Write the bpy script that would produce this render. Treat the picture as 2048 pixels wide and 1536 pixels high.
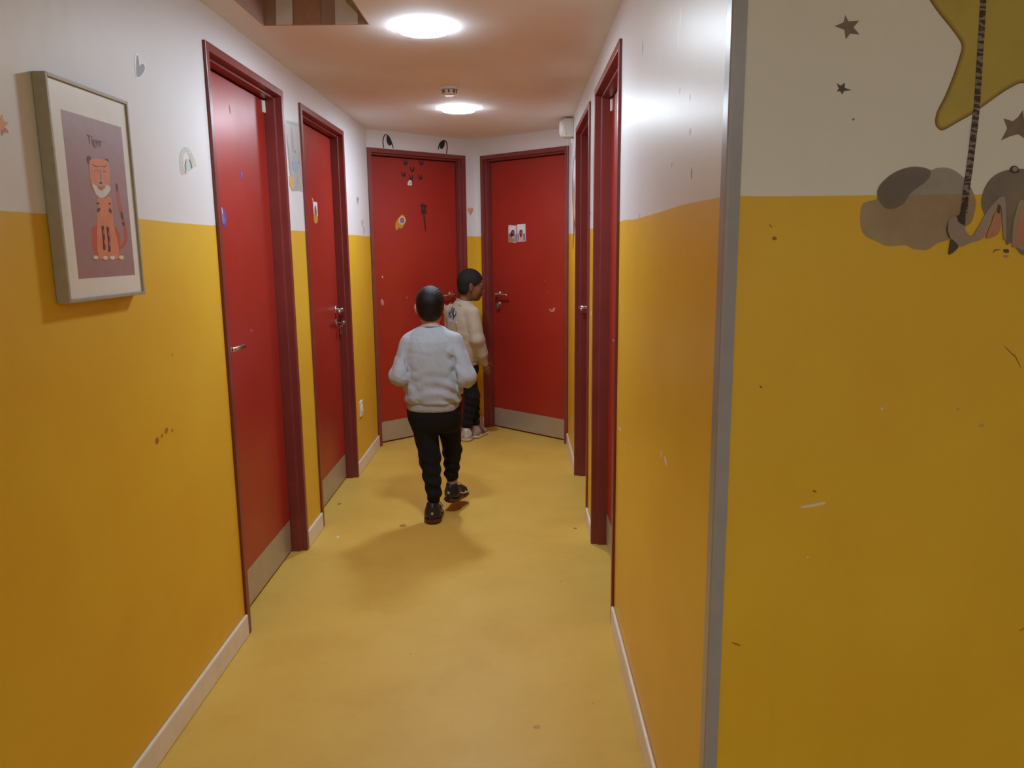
import bpy, bmesh, math, random
import numpy as np
from mathutils import Vector, Matrix, Euler

for o in list(bpy.data.objects):
    bpy.data.objects.remove(o)
SC = bpy.context.scene
COL = SC.collection
PI = math.pi

# ------------------------------------------------------------------ camera
F, PITCH, YAW, ROLL, CH = 1543.3, .17583, .00989, -.009657, 1.41
cam_d = bpy.data.cameras.new('camera')
cam = bpy.data.objects.new('camera', cam_d)
COL.objects.link(cam)
SC.camera = cam
cam_d.sensor_width = 36.0
cam_d.lens = F * 36.0 / 2048.0
cam_d.clip_start = .05
cam.location = (0, 0, CH)
_right = Vector((1, 0, 0)); _up = Vector((0, math.sin(PITCH), math.cos(PITCH))); _back = Vector((0, -math.cos(PITCH), math.sin(PITCH)))
_c, _s = math.cos(ROLL), math.sin(ROLL)
_r2 = _right * _c + _up * (_s); _u2 = _up * _c - _right * (_s)
_M = Matrix((_r2, _u2, _back)).transposed()
cam.matrix_world = Matrix.Translation((0, 0, CH)) @ (Matrix.Rotation(YAW, 3, 'Z') @ _M).to_4x4()

# ------------------------------------------------------------------ world, exposure
w = bpy.data.worlds.new('world'); SC.world = w; w.use_nodes = True
w.node_tree.nodes['Background'].inputs[0].default_value = (.75, .85, 1, 1)
w.node_tree.nodes['Background'].inputs[1].default_value = .15
SC.view_settings.view_transform = 'Standard'
SC.view_settings.look = 'None'
SC.view_settings.gamma = 1
SC.view_settings.use_curve_mapping = False
SC.view_settings.exposure = 0.0
LAMP = 200.0
REAR_FILL = 88.0  # strength of the added fill lamps behind the camera
SC.cycles.max_bounces = 8
SC.cycles.diffuse_bounces = 6
SC.cycles.glossy_bounces = 4
SC.cycles.sample_clamp_indirect = 6.0
SC.cycles.caustics_reflective = False

# ------------------------------------------------------------------ measuring helpers (photo pixel -> point on a real plane)
def ray(x, y):
    u = x - 1024; v = y - 768
    c, s = math.cos(ROLL), math.sin(ROLL)
    u, v = c*u - s*v, s*u + c*v
    X = u; Y = F*math.cos(PITCH) - v*math.sin(PITCH); Z = -F*math.sin(PITCH) - v*math.cos(PITCH)
    c, s = math.cos(YAW), math.sin(YAW)
    return Vector((c*X - s*Y, s*X + c*Y, Z))
def hit(px, P0, n):
    d = ray(*px); o = Vector((0, 0, CH))
    return o + d * ((Vector(P0) - o).dot(n) / d.dot(n))

# ------------------------------------------------------------------ room measures
XL, XR, HC = -1.0206, .3469, 2.20
YF = 1.32                     # wall facing the camera on the right
LINE = 1.491
D1 = (2.65, 3.49); D2 = (3.76, 4.665); D5 = (3.81, 4.676); D6 = (2.70, 3.55)
HD = 2.082
E3 = Vector((XL, 5.40, 0)); E4 = Vector((XR, 5.43, 0))
a42 = math.radians(42.08)
V3 = Vector((math.cos(a42), math.sin(a42), 0)); V4 = Vector((-math.cos(a42), math.sin(a42), 0))
APEX = Vector((-.3203, 6.0325, 0))
WE = .842

# ------------------------------------------------------------------ materials
def lin(c):
    return tuple(((x/255)/12.92 if x/255 <= .04045 else ((x/255+.055)/1.055)**2.4) for x in c)
def new_mat(name):
    m = bpy.data.materials.new(name); m.use_nodes = True
    nt = m.node_tree
    return m, nt, nt.nodes['Principled BSDF']
def noise(nt, scale=10, detail=3, rough=.5, vec=None, stretch=None):
    tc = nt.nodes.new('ShaderNodeNewGeometry').outputs['Position'] if vec is None else vec
    if stretch:
        mp = nt.nodes.new('ShaderNodeMapping'); mp.inputs['Scale'].default_value = stretch
        nt.links.new(tc, mp.inputs[0]); tc = mp.outputs[0]
    n = nt.nodes.new('ShaderNodeTexNoise'); n.inputs['Scale'].default_value = scale
    n.inputs['Detail'].default_value = detail; n.inputs['Roughness'].default_value = rough
    nt.links.new(tc, n.inputs['Vector'])
    return n.outputs[0]
def bump(nt, bs, h, strength, dist=.002):
    b = nt.nodes.new('ShaderNodeBump'); b.inputs['Strength'].default_value = strength; b.inputs['Distance'].default_value = dist
    nt.links.new(h, b.inputs['Height']); nt.links.new(b.outputs[0], bs.inputs['Normal'])
def ramp(nt, val, stops):
    r = nt.nodes.new('ShaderNodeValToRGB'); e = r.color_ramp.elements
    while len(e) < len(stops): e.new(.5)
    for el, (p, c) in zip(e, stops):
        el.position = p; el.color = (*c[:3], 1) if len(c) >= 3 else (c[0], c[0], c[0], 1)
    nt.links.new(val, r.inputs[0]); return r.outputs[0]
def mixc(nt, fac, a, b):
    m = nt.nodes.new('ShaderNodeMix'); m.data_type = 'RGBA'
    for s, v in ((m.inputs[0], fac), (m.inputs[6], a), (m.inputs[7], b)):
        if hasattr(v, 'links') or hasattr(v, 'is_linked'): nt.links.new(v, s)
        elif isinstance(v, (int, float)): s.default_value = v
        else: s.default_value = (*v[:3], 1)
    return m.outputs[2]
def math_(nt, op, a, b=None, c=None):
    m = nt.nodes.new('ShaderNodeMath'); m.operation = op
    for i, v in enumerate((a, b, c)):
        if v is None: continue
        if isinstance(v, (int, float)): m.inputs[i].default_value = v
        else: nt.links.new(v, m.inputs[i])
    return m.outputs[0]
def vmath(nt, op, a, b):
    m = nt.nodes.new('ShaderNodeVectorMath'); m.operation = op
    for i, v in enumerate((a, b)):
        if isinstance(v, (tuple, Vector)): m.inputs[i].default_value = tuple(v)
        else: nt.links.new(v, m.inputs[i])
    return m.outputs['Value'] if op in ('DOT_PRODUCT', 'LENGTH', 'DISTANCE') else m.outputs[0]
_matc = {}
def simple(name, col, rough=.5, metal=0, coat=0, var=.08, vs=30, bmp=0, bs_=200, emit=0, spec=.5):
    if name in _matc: return _matc[name]
    m, nt, b = new_mat(name)
    n = noise(nt, vs, 3)
    lo = tuple(c*(1-var) for c in col); hi = tuple(min(1, c*(1+var)) for c in col)
    nt.links.new(ramp(nt, n, [(.3, lo), (.7, hi)]), b.inputs['Base Color'])
    b.inputs['Roughness'].default_value = rough; b.inputs['Metallic'].default_value = metal
    b.inputs['Coat Weight'].default_value = coat; b.inputs['Coat Roughness'].default_value = .15
    b.inputs['Specular IOR Level'].default_value = spec
    if bmp: bump(nt, b, noise(nt, bs_, 4), bmp)
    if emit:
        b.inputs['Emission Color'].default_value = (*col, 1); b.inputs['Emission Strength'].default_value = emit
    _matc[name] = m; return m
def blobs(nt, base, lst):
    """worn spots / print patches with a place of their own: (centre, axis1 (1/size), axis2 (1/size), colour, edge noise)"""
    pos = nt.nodes.new('ShaderNodeNewGeometry').outputs['Position']
    n = noise(nt, 90, 3)
    for c, e1, e2, colr, nz in lst:
        d = vmath(nt, 'SUBTRACT', pos, tuple(c))
        a = vmath(nt, 'DOT_PRODUCT', d, tuple(e1)); b = vmath(nt, 'DOT_PRODUCT', d, tuple(e2))
        r = math_(nt, 'ADD', math_(nt, 'MULTIPLY', a, a), math_(nt, 'MULTIPLY', b, b))
        r = math_(nt, 'ADD', r, math_(nt, 'MULTIPLY', math_(nt, 'SUBTRACT', n, .5), nz))
        mr = nt.nodes.new('ShaderNodeMapRange'); mr.inputs['From Min'].default_value = .75; mr.inputs['From Max'].default_value = 1.1
        mr.inputs['To Min'].default_value = 1; mr.inputs['To Max'].default_value = 0
        nt.links.new(r, mr.inputs[0])
        base = mixc(nt, mr.outputs[0], base, colr)
    return base
WHITE = (.77, .765, .775); YELLOW = (.78, .495, .031)
def wall_mat(name, chips=(), rough=.50, brush=.05):
    m, nt, b = new_mat(name)
    pos = nt.nodes.new('ShaderNodeNewGeometry').outputs['Position']
    sep = nt.nodes.new('ShaderNodeSeparateXYZ'); nt.links.new(pos, sep.inputs[0])
    z = math_(nt, 'ADD', sep.outputs[2], math_(nt, 'MULTIPLY', math_(nt, 'SUBTRACT', noise(nt, 2.2, 1), .5), .018))
    z = math_(nt, 'ADD', z, math_(nt, 'MULTIPLY', math_(nt, 'SUBTRACT', noise(nt, 60, 2), .5), .002))
    mr = nt.nodes.new('ShaderNodeMapRange'); mr.inputs['From Min'].default_value = LINE-.0012; mr.inputs['From Max'].default_value = LINE+.0012
    nt.links.new(z, mr.inputs[0])
    n = noise(nt, 3, 4)
    wc = ramp(nt, n, [(.3, tuple(c*.95 for c in WHITE)), (.7, WHITE)])
    yc = ramp(nt, n, [(.3, (.74, .435, .025)), (.7, YELLOW)])
    col = mixc(nt, mr.outputs[0], yc, wc)
    if chips: col = blobs(nt, col, chips)
    nt.links.new(col, b.inputs['Base Color'])
    nr = noise(nt, 22, 4, .6, stretch=(3, 3, .6))
    rr = nt.nodes.new('ShaderNodeMapRange'); rr.inputs['To Min'].default_value = rough-.05; rr.inputs['To Max'].default_value = rough+.05
    nt.links.new(nr, rr.inputs[0]); nt.links.new(rr.outputs[0], b.inputs['Roughness'])
    h = math_(nt, 'ADD', math_(nt, 'MULTIPLY', noise(nt, 45, 4, .6, stretch=(3, 3, .35)), 1.0), math_(nt, 'MULTIPLY', noise(nt, 260, 2), .25))
    bump(nt, b, h, brush, .002)
    return m
def wchip(wall, px, w, h, ang, col, nz=.8):
    """paint chip or scuff measured on a wall; w,h in metres (radii), ang tilt"""
    if wall == 'R': P0, n, ax = (XR, 0, 0), Vector((1, 0, 0)), Vector((0, 1, 0))
    if wall == 'L': P0, n, ax = (XL, 0, 0), Vector((1, 0, 0)), Vector((0, 1, 0))
    if wall == 'F': P0, n, ax = (0, YF, 0), Vector((0, 1, 0)), Vector((1, 0, 0))
    if wall == 'D3': P0, n, ax = E3 + N3*-.063, N3, V3
    if wall == 'D4': P0, n, ax = E4 + N4*-.063, N4, V4
    c = hit(px, P0, n); up = Vector((0, 0, 1))
    e1 = (ax*math.cos(ang) + up*math.sin(ang))/w; e2 = (up*math.cos(ang) - ax*math.sin(ang))/h
    return (c, e1, e2, col, nz)
N3 = Vector((math.sin(a42), -math.cos(a42), 0))      # normals into the corridor
N4 = Vector((-math.sin(a42), -math.cos(a42), 0))
CW = (.72, .66, .58); CD = (.16, .13, .11)
M_wallL = wall_mat('wall_paint_left', [
    wchip('L', (312, 868), .012, .010, .4, (.45, .12, .03)), wchip('L', (322, 858), .008, .006, .4, (.5, .18, .03)),
    wchip('L', (331, 848), .012, .009, .4, (.48, .15, .03)), wchip('L', (343, 848), .007, .006, 0, (.5, .18, .03)),
    wchip('L', (346, 696), .004, .006, 0, (.5, .25, .03))])
M_wallR = wall_mat('wall_paint_right', [
    wchip('R', (1328, 927), .021, .0085, .2, CW, 1.2), wchip('R', (1319, 914), .006, .011, .5, CW),
    wchip('R', (1375, 42), .008, .024, 0, (.88, .88, .88), .3), wchip('R', (1370, 78), .006, .030, -.1, (.88, .88, .88), .3),
    wchip('R', (1357, 48), .005, .010, 0, (.86, .86, .86), .3),
    wchip('R', (1298, 100), .010, .020, 0, (.42, .40, .38), .5), wchip('R', (1391, 202), .007, .007, 0, (.35, .3, .25)),
    wchip('R', (1390, 271), .011, .007, 0, (.40, .26, .16)), wchip('R', (1391, 354), .006, .012, 0, (.3, .26, .22)),
    wchip('R', (1371, 188), .006, .008, 0, (.45, .42, .38)), wchip('R', (1352, 336), .006, .006, 0, (.45, .42, .38)),
    wchip('R', (1286, 437), .005, .009, 0, (.35, .33, .3)), wchip('R', (1238, 862), .022, .006, 0, CW), wchip('R', (1247, 893), .012, .004, 0, CW),
    wchip('R', (1185, 630), .025, .015, 0, CW), wchip('R', (1187, 430), .02, .008, 0, (.3, .28, .25)),
    wchip('R', (1139, 606), .02, .05, 0, CW, 1.5), wchip('R', (1137, 660), .015, .04, 0, CW, 1.5),
    wchip('R', (1140, 740), .012, .05, 0, CW, 1.5), wchip('R', (1135, 860), .03, .03, 0, (.7, .4, .2), 1.5),
    wchip('R', (1238, 640), .008, .05, 0, CW, 1.6), wchip('R', (1235, 790), .005, .05, 0, CW, 1.6), wchip('R', (1239, 560), .006, .03, 0, CW, 1.6)],
    rough=.36, brush=.07)
M_wallF = wall_mat('wall_paint_facing', [
    wchip('F', (1628, 1021), .018, .0028, .22, CW, 1.0), wchip('F', (1610, 1024), .012, .0026, .15, CW, 1.0),
    wchip('F', (1763, 832), .0022, .0030, 0, CW), wchip('F', (1915, 836), .0026, .0022, 0, (.55, .3, .05)), wchip('F', (1961, 869), .005, .004, 0, (.6, .36, .1)),
    wchip('F', (1609, 1126), .002, .002, 0, CW), wchip('F', (1554, 487), .004, .003, 0, (.28, .13, .02)), wchip('F', (1547, 462), .004, .0014, -.8, (.35, .17, .02)),
    wchip('F', (1521, 783), .0030, .0014, -.7, (.2, .1, .02)), wchip('F', (1625, 994), .004, .0018, -.3, (.25, .12, .02)),
    wchip('F', (2020, 722), .015, .0011, -.75, (.30, .14, .02)), wchip('F', (2036, 742), .015, .0011, -1.05, (.30, .14, .02)),
    wchip('F', (1462, 1296), .010, .002, -.35, (.4, .2, .02)), wchip('F', (2040, 1276), .012, .0015, .5, (.32, .15, .02))])
M_wallB = wall_mat('wall_paint_plain')

def floor_mat():
    m, nt, b = new_mat('yellow_linoleum')
    n = noise(nt, 3.2, 6, .62)
    c = ramp(nt, n, [(.25, (.60, .375, .060)), (.5, (.67, .440, .080)), (.75, (.71, .48, .098))])
    n2 = noise(nt, 38, 4, .7)
    c = mixc(nt, math_(nt, 'MULTIPLY', ramp(nt, n2, [(.35, (0,)), (.75, (1,))]), .16), c, (.76, .56, .15))
    sp = nt.nodes.new('ShaderNodeTexVoronoi'); sp.inputs['Scale'].default_value = 5.0
    nt.links.new(nt.nodes.new('ShaderNodeNewGeometry').outputs['Position'], sp.inputs['Vector'])
    spk = nt.nodes.new('ShaderNodeMapRange'); spk.inputs['From Min'].default_value = .030; spk.inputs['From Max'].default_value = .045
    spk.inputs['To Min'].default_value = .55; spk.inputs['To Max'].default_value = 0
    nt.links.new(math_(nt, 'ADD', sp.outputs['Distance'], math_(nt, 'MULTIPLY', noise(nt, 70, 3), .03)), spk.inputs[0])
    c = mixc(nt, spk.outputs[0], c, (.22, .11, .03))
    spots = []
    for px, rw, rh, colr in (((670, 1067), .006, .016, (.8, .7, .55)), ((800, 1047), .018, .02, (.40, .19, .04)), ((674, 1001), .012, .018, (.35, .2, .05)),
                             ((1145, 1059), .01, .01, (.3, .15, .04)), ((1060, 1455), .012, .010, (.5, .3, .1))):
        p = hit(px, (0, 0, 0), Vector((0, 0, 1)))
        spots.append((p, Vector((1/rw, 0, 0)), Vector((0, 1/rh, 0)), colr, .9))
    c = blobs(nt, c, spots)
    nt.links.new(c, b.inputs['Base Color'])
    rr = nt.nodes.new('ShaderNodeMapRange'); rr.inputs['To Min'].default_value = .38; rr.inputs['To Max'].default_value = .58
    nt.links.new(noise(nt, 6, 4), rr.inputs[0]); nt.links.new(rr.outputs[0], b.inputs['Roughness'])
    b.inputs['Specular IOR Level'].default_value = .35
    bump(nt, b, noise(nt, 180, 3), .05)
    return m
M_floor = floor_mat()
M_ceil = simple('ceiling_paint', (.83, .825, .83), .75, var=.03, vs=4, bmp=.05, bs_=150, spec=.2)
M_stripe = simple('white_strip_paint', (.88, .88, .88), .5, var=.03)
M_base = simple('cream_baseboard', (.78, .72, .66), .35, var=.05, vs=12)
M_guard = simple('grey_corner_plastic', (.33, .32, .36), .30, var=.04)
M_steel = simple('satin_steel', (.72, .72, .74), .22, 1, var=.03)
M_keys = simple('key_steel', (.45, .45, .47), .35, 1)
M_kick = simple('brushed_kick_plate', (.50, .45, .38), .42, .55, var=.06, vs=8)
M_plast = simple('white_plastic', (.80, .79, .77), .4, var=.03)
M_plast2 = simple('yellowed_white_plastic', (.62, .60, .52), .45, var=.06)
M_dark = simple('dark_gap', (.02, .02, .02), .8)
def frame_mat():
    m, nt, b = new_mat('maroon_frame_paint')
    c = ramp(nt, noise(nt, 9, 4), [(.3, (.20, .036, .032)), (.7, (.235, .045, .040))])
    # knocked edges: fine pale flecks low on the frames
    fl = noise(nt, 55, 5, .7, stretch=(1, 1, .35))
    c = mixc(nt, ramp(nt, fl, [(.70, (0,)), (.74, (.6,))]), c, (.42, .24, .18))
    nt.links.new(c, b.inputs['Base Color']); b.inputs['Roughness'].default_value = .33
    bump(nt, b, noise(nt, 120, 3), .06); return m
M_frame = frame_mat()
def door_mat(name, chips=()):
    m, nt, b = new_mat(name)
    c = ramp(nt, noise(nt, 2.5, 4), [(.3, (.330, .022, .013)), (.7, (.385, .027, .016))])
    if chips: c = blobs(nt, c, chips)
    nt.links.new(c, b.inputs['Base Color'])
    rr = nt.nodes.new('ShaderNodeMapRange'); rr.inputs['To Min'].default_value = .30; rr.inputs['To Max'].default_value = .42
    nt.links.new(noise(nt, 9, 3), rr.inputs[0]); nt.links.new(rr.outputs[0], b.inputs['Roughness'])
    bump(nt, b, noise(nt, 160, 3), .05); return m
M_door = door_mat('red_door_paint')
M_door3 = door_mat('red_door_paint_worn_a', [wchip('D3', (769, 549), .004, .010, .3, (.8, .6, .6), .6), wchip('D3', (768, 600), .014, .022, .2, (.45, .2, .2), 1.0),
    wchip('D3', (817, 591), .005, .009, 0, (.5, .12, .12)), wchip('D3', (767, 596), .005, .011, .1, (.6, .35, .35), .8)])
M_door4 = door_mat('red_door_paint_worn_b', [wchip('D4', (1094, 563), .003, .004, 0, (.6, .3, .25)), wchip('D4', (1100, 585), .003, .012, 0, (.45, .12, .1)),
    wchip('D4', (1132, 592), .006, .009, 0, (.35, .08, .3))])

# ------------------------------------------------------------------ mesh helpers
def obj(name, bm_or_mesh, mats, parent=None, smooth=False, loc=None, bevel=0, seg=2):
    if isinstance(bm_or_mesh, bmesh.types.BMesh):
        me = bpy.data.meshes.new(name)
        bmesh.ops.recalc_face_normals(bm_or_mesh, faces=bm_or_mesh.faces)
        bm_or_mesh.to_mesh(me); bm_or_mesh.free()
    else: me = bm_or_mesh
    if not isinstance(mats, (list, tuple)): mats = [mats]
    for m in mats: me.materials.append(m)
    if smooth:
        me.polygons.foreach_set('use_smooth', [True]*len(me.polygons))
    o = bpy.data.objects.new(name, me); COL.objects.link(o)
    if parent: o.parent = parent
    if loc: o.location = loc
    if bevel:
        b = o.modifiers.new('bevel', 'BEVEL'); b.width = bevel; b.segments = seg; b.limit_method = 'ANGLE'; b.angle_limit = math.radians(40)
    return o
def tag(o, label=None, cat=None, group=None, kind=None):
    if label: o['label'] = label
    if cat: o['category'] = cat
    if group: o['group'] = group
    if kind: o['kind'] = kind
    return o
def empty(name, loc=(0, 0, 0), rz=0):
    o = bpy.data.objects.new(name, None); COL.objects.link(o); o.location = loc; o.rotation_euler = (0, 0, rz); o.empty_display_size = .1
    return o
def box(bm, x0, x1, y0, y1, z0, z1, M=None, mi=0):
    vs = [bm.verts.new((x, y, z)) for x in (x0, x1) for y in (y0, y1) for z in (z0, z1)]
    if M: 
        for v in vs: v.co = M @ v.co
    for q in ((0, 1, 3, 2), (4, 6, 7, 5), (0, 4, 5, 1), (2, 3, 7, 6), (0, 2, 6, 4), (1, 5, 7, 3)):
        f = bm.faces.new([vs[i] for i in q]); f.material_index = mi
def cyl(bm, p0, p1, r0, r1=None, n=16, cap=True, mi=0):
    r1 = r0 if r1 is None else r1
    p0 = Vector(p0); p1 = Vector(p1); d = (p1-p0).normalized()
    a = d.orthogonal().normalized(); b = d.cross(a)
    A = [bm.verts.new(p0 + (a*math.cos(2*PI*i/n) + b*math.sin(2*PI*i/n))*r0) for i in range(n)]
    B = [bm.verts.new(p1 + (a*math.cos(2*PI*i/n) + b*math.sin(2*PI*i/n))*r1) for i in range(n)]
    for i in range(n):
        f = bm.faces.new((A[i], A[(i+1) % n], B[(i+1) % n], B[i])); f.smooth = True; f.material_index = mi
    if cap:
        bm.faces.new(A[::-1]).material_index = mi; bm.faces.new(B).material_index = mi
def tube(bm, pts, r, n=10, closed=False):
    pts = [Vector(p) for p in pts]; rings = []
    N = len(pts); ref = None
    for i, p in enumerate(pts):
        if closed: d = (pts[(i+1) % N]-pts[i-1]).normalized()
        else: d = (pts[min(i+1, N-1)]-pts[max(i-1, 0)]).normalized()
        a = d.orthogonal().normalized() if ref is None else (ref - d*ref.dot(d)).normalized()
        ref = a; b = d.cross(a)
        rr = r[i] if isinstance(r, (list, tuple)) else r
        rings.append([bm.verts.new(p+(a*math.cos(2*PI*k/n)+b*math.sin(2*PI*k/n))*rr) for k in range(n)])
    for i in range(N if closed else N-1):
        A, B = rings[i], rings[(i+1) % N]
        for k in range(n):
            f = bm.faces.new((A[k], A[(k+1) % n], B[(k+1) % n], B[k])); f.smooth = True
    if not closed: bm.faces.new(rings[0][::-1]); bm.faces.new(rings[-1])
def lathe(bm, prof, n=40, M=None, mi=0):
    rings = []
    for r, z in prof:
        if r < 1e-6: rings.append([bm.verts.new((0, 0, z))])
        else: rings.append([bm.verts.new((r*math.cos(2*PI*i/n), r*math.sin(2*PI*i/n), z)) for i in range(n)])
    for A, B in zip(rings, rings[1:]):
        for i in range(n):
            j = (i+1) % n
            if len(A) == 1 and len(B) == 1: continue
            if len(A) == 1: f = bm.faces.new((A[0], B[i], B[j]))
            elif len(B) == 1: f = bm.faces.new((A[i], B[0], A[j]))
            else: f = bm.faces.new((A[i], B[i], B[j], A[j]))
            f.smooth = True; f.material_index = mi
    if M:
        for R in rings:
            for v in R: v.co = M @ v.co
def crom(pts, sub=5, closed=True):
    n = len(pts); out = []
    for i in range(n if closed else n-1):
        p = [pts[(i+k-1) % n] if closed else pts[min(max(i+k-1, 0), n-1)] for k in range(4)]
        for s in range(sub):
            t = s/sub
            out.append(tuple(.5*((2*p[1][j]) + (-p[0][j]+p[2][j])*t + (2*p[0][j]-5*p[1][j]+4*p[2][j]-p[3][j])*t*t + (-p[0][j]+3*p[1][j]-3*p[2][j]+p[3][j])*t**3) for j in (0, 1)))
    if not closed: out.append(tuple(pts[-1]))
    return out
def stroke(pts, w, sub=6, taper=True):
    """outline of a brush stroke along pixel points"""
    c = crom(pts, sub, False); L = []; Rr = []
    for i, p in enumerate(c):
        q0 = c[max(i-1, 0)]; q1 = c[min(i+1, len(c)-1)]
        dx, dy = q1[0]-q0[0], q1[1]-q0[1]; l = math.hypot(dx, dy) or 1
        ww = w/2*(1 if not taper else (.35+.65*math.sin(PI*min(1, max(0, i/(len(c)-1))))))
        L.append((p[0]-dy/l*ww, p[1]+dx/l*ww)); Rr.append((p[0]+dy/l*ww, p[1]-dx/l*ww))
    return L + Rr[::-1]

PLANES = {'L': (Vector((XL, 0, 0)), Vector((1, 0, 0))), 'R': (Vector((XR, 0, 0)), Vector((-1, 0, 0))), 'F': (Vector((0, YF, 0)), Vector((0, -1, 0))),
          'D1': (Vector((XL-.063, 0, 0)), Vector((1, 0, 0))), 'D2': (Vector((XL-.063, 0, 0)), Vector((1, 0, 0))),
          'W3': (E3, N3), 'W4': (E4, N4), 'D3': (E3 - N3*.063, N3), 'D4': (E4 - N4*.063, N4)}
def decal(name, label, cat, wall, layers, group=None, parent=None, t0=.0006, step=.0003, plane=None):
    """flat sticker of real small thickness lying on a wall or door: layers = [(material, pixel outline measured on that plane)]"""
    P0, n = plane or PLANES[wall]
    bm = bmesh.new(); mats = []; c = None
    for i, (mt, pts) in enumerate(layers):
        if mt not in mats: mats.append(mt)
        mi = mats.index(mt)
        w3 = [hit(p, P0, n) for p in pts]
        if c is None: c = sum(w3, Vector())/len(w3)
        top = [bm.verts.new(p - c + n*(t0+step*i)) for p in w3]; bot = [bm.verts.new(p - c + n*.0002) for p in w3]
        f = bm.faces.new(top); f.material_index = mi
        for k in range(len(top)):
            g = bm.faces.new((top[k], top[(k+1) % len(top)], bot[(k+1) % len(bot)], bot[k])); g.material_index = mi
    o = obj(name, bm, mats, parent)
    o.location = c
    if label: tag(o, label, cat, group)
    return o

# ------------------------------------------------------------------ setting
YB, XE = -2.4, 2.5
TH = .12
bm = bmesh.new(); box(bm, XL-TH, XE+TH, YB-TH, 6.4, -.08, 0); tag(obj('floor', bm, M_floor), kind='structure')
# ceiling with the raised well near the first lamp
RX0, RX1, RY0, RY1, RZ = -.905, -.532, 1.75, 2.944, 2.55
bm = bmesh.new()
for x0, x1, y0, y1 in ((XL-TH, RX0-.004, YB-TH, 6.4), (RX1+.004, XE+TH, YB-TH, 6.4), (RX0-.004, RX1+.004, YB-TH, RY0-.004), (RX0-.004, RX1+.004, RY1+.004, 6.4)):
    box(bm, x0, x1, y0, y1, HC, HC+.10)
ceil_bm = bm; bm = bmesh.new()
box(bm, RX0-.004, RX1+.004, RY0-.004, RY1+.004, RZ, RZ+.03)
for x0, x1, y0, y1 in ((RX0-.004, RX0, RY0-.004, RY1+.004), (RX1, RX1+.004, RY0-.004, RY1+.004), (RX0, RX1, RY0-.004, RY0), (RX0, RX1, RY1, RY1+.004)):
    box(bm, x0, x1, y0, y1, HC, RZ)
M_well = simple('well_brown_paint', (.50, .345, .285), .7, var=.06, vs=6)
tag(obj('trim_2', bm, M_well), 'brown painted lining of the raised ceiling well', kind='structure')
bm = ceil_bm
ceil = tag(obj('ceiling', bm, M_ceil), kind='structure')
M_yel2 = simple('well_yellow_paint', (.50, .40, .20), .6)
M_tan2 = simple('well_tan_paint', (.52, .30, .20), .6)
PLW = (Vector((0, RY1, 0)), Vector((0, -1, 0)))
def well_strip(lay, label):
    o = decal('white_strip', None, None, None, lay, plane=PLW, t0=.004); o.parent = ceil; o['label'] = label
def _tz(x): return (x, -150)
well_strip([(M_stripe, [(567, 41), (600, 41), (600, -150), (567, -150)])], 'narrow pale strip on the end of the ceiling well')
well_strip([(M_stripe, [(685, 42.5), (730, 42.5), (730, -150), (685, -150)]), (M_yel2, [(730, 22), (708, 0), (690, -40), (690, -150), (730, -150)])], 'wide white strip with a yellow diagonal corner')
well_strip([(M_tan2, [(603, 41.5), (655, 42), (655, -150), (603, -150)])], 'tan strip on the end of the ceiling well')

def wall_with_doors(name, x0, x1, y0, y1, doors, mt):
    bm = bmesh.new(); y = y0
    for a, b_ in doors:
        if a > y: box(bm, x0, x1, y, a, 0, HC)
        box(bm, x0, x1, a, b_, HD-.001, HC)
        y = b_
    if y1 > y: box(bm, x0, x1, y, y1, 0, HC)
    return tag(obj(name, bm, mt), kind='structure')
wall_with_doors('wall_left', XL-TH, XL, YB, 5.40, [D1, D2], M_wallL)
wall_with_doors('wall_right', XR, XR+TH, YF+.0, 5.43, [D6, D5], M_wallR)
bm = bmesh.new(); box(bm, XR+TH, XE, YF, YF+TH, 0, HC)
# thin return of the facing wall over the corner so its paint reads from the camera side
box(bm, XR+.0015, XR+TH, YF-.0015, YF, 0, HC)
tag(obj('wall_facing', bm, M_wallF), kind='structure')
bm = bmesh.new(); box(bm, XL-TH, XE+TH, YB-TH, YB, 0, HC); tag(obj('wall_back', bm, simple('white_wall_paint', (.77, .77, .78), .5, var=.02, vs=3)), kind='structure')
bm = bmesh.new(); box(bm, XE, XE+TH, YB, YF+TH, 0, HC); tag(obj('wall_far_right', bm, simple('white_wall_paint', (.77, .77, .78))), kind='structure')
def end_wall(name, P, V, N, length):
    bm = bmesh.new()
    M = Matrix(((V.x, -N.x, 0, P.x), (V.y, -N.y, 0, P.y), (0, 0, 1, 0), (0, 0, 0, 1)))
    box(bm, 0, WE, 0, TH, HD-.001, HC, M); box(bm, WE, length, 0, TH, 0, HC, M)
    return tag(obj(name, bm, M_wallB), kind='structure')
end_wall('wall_end_left', E3, V3, N3, (APEX-E3).length+.0)
end_wall('wall_end_right', E4, V4, N4, (APEX-E4).length+.0)
# backing behind the doors so that no light leaks in
bm = bmesh.new(); box(bm, XL-TH-.03, XR+TH+.03, 6.2, 6.25, 0, HC+.1); box(bm, XL-TH-.03, XL-TH-.0, YB, 6.2, 0, HC+.1); box(bm, XR+TH+.0, XR+TH+.03, YF+TH, 6.2, 0, HC+.1)
tag(obj('wall_backing', bm, M_dark), kind='structure')

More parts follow.
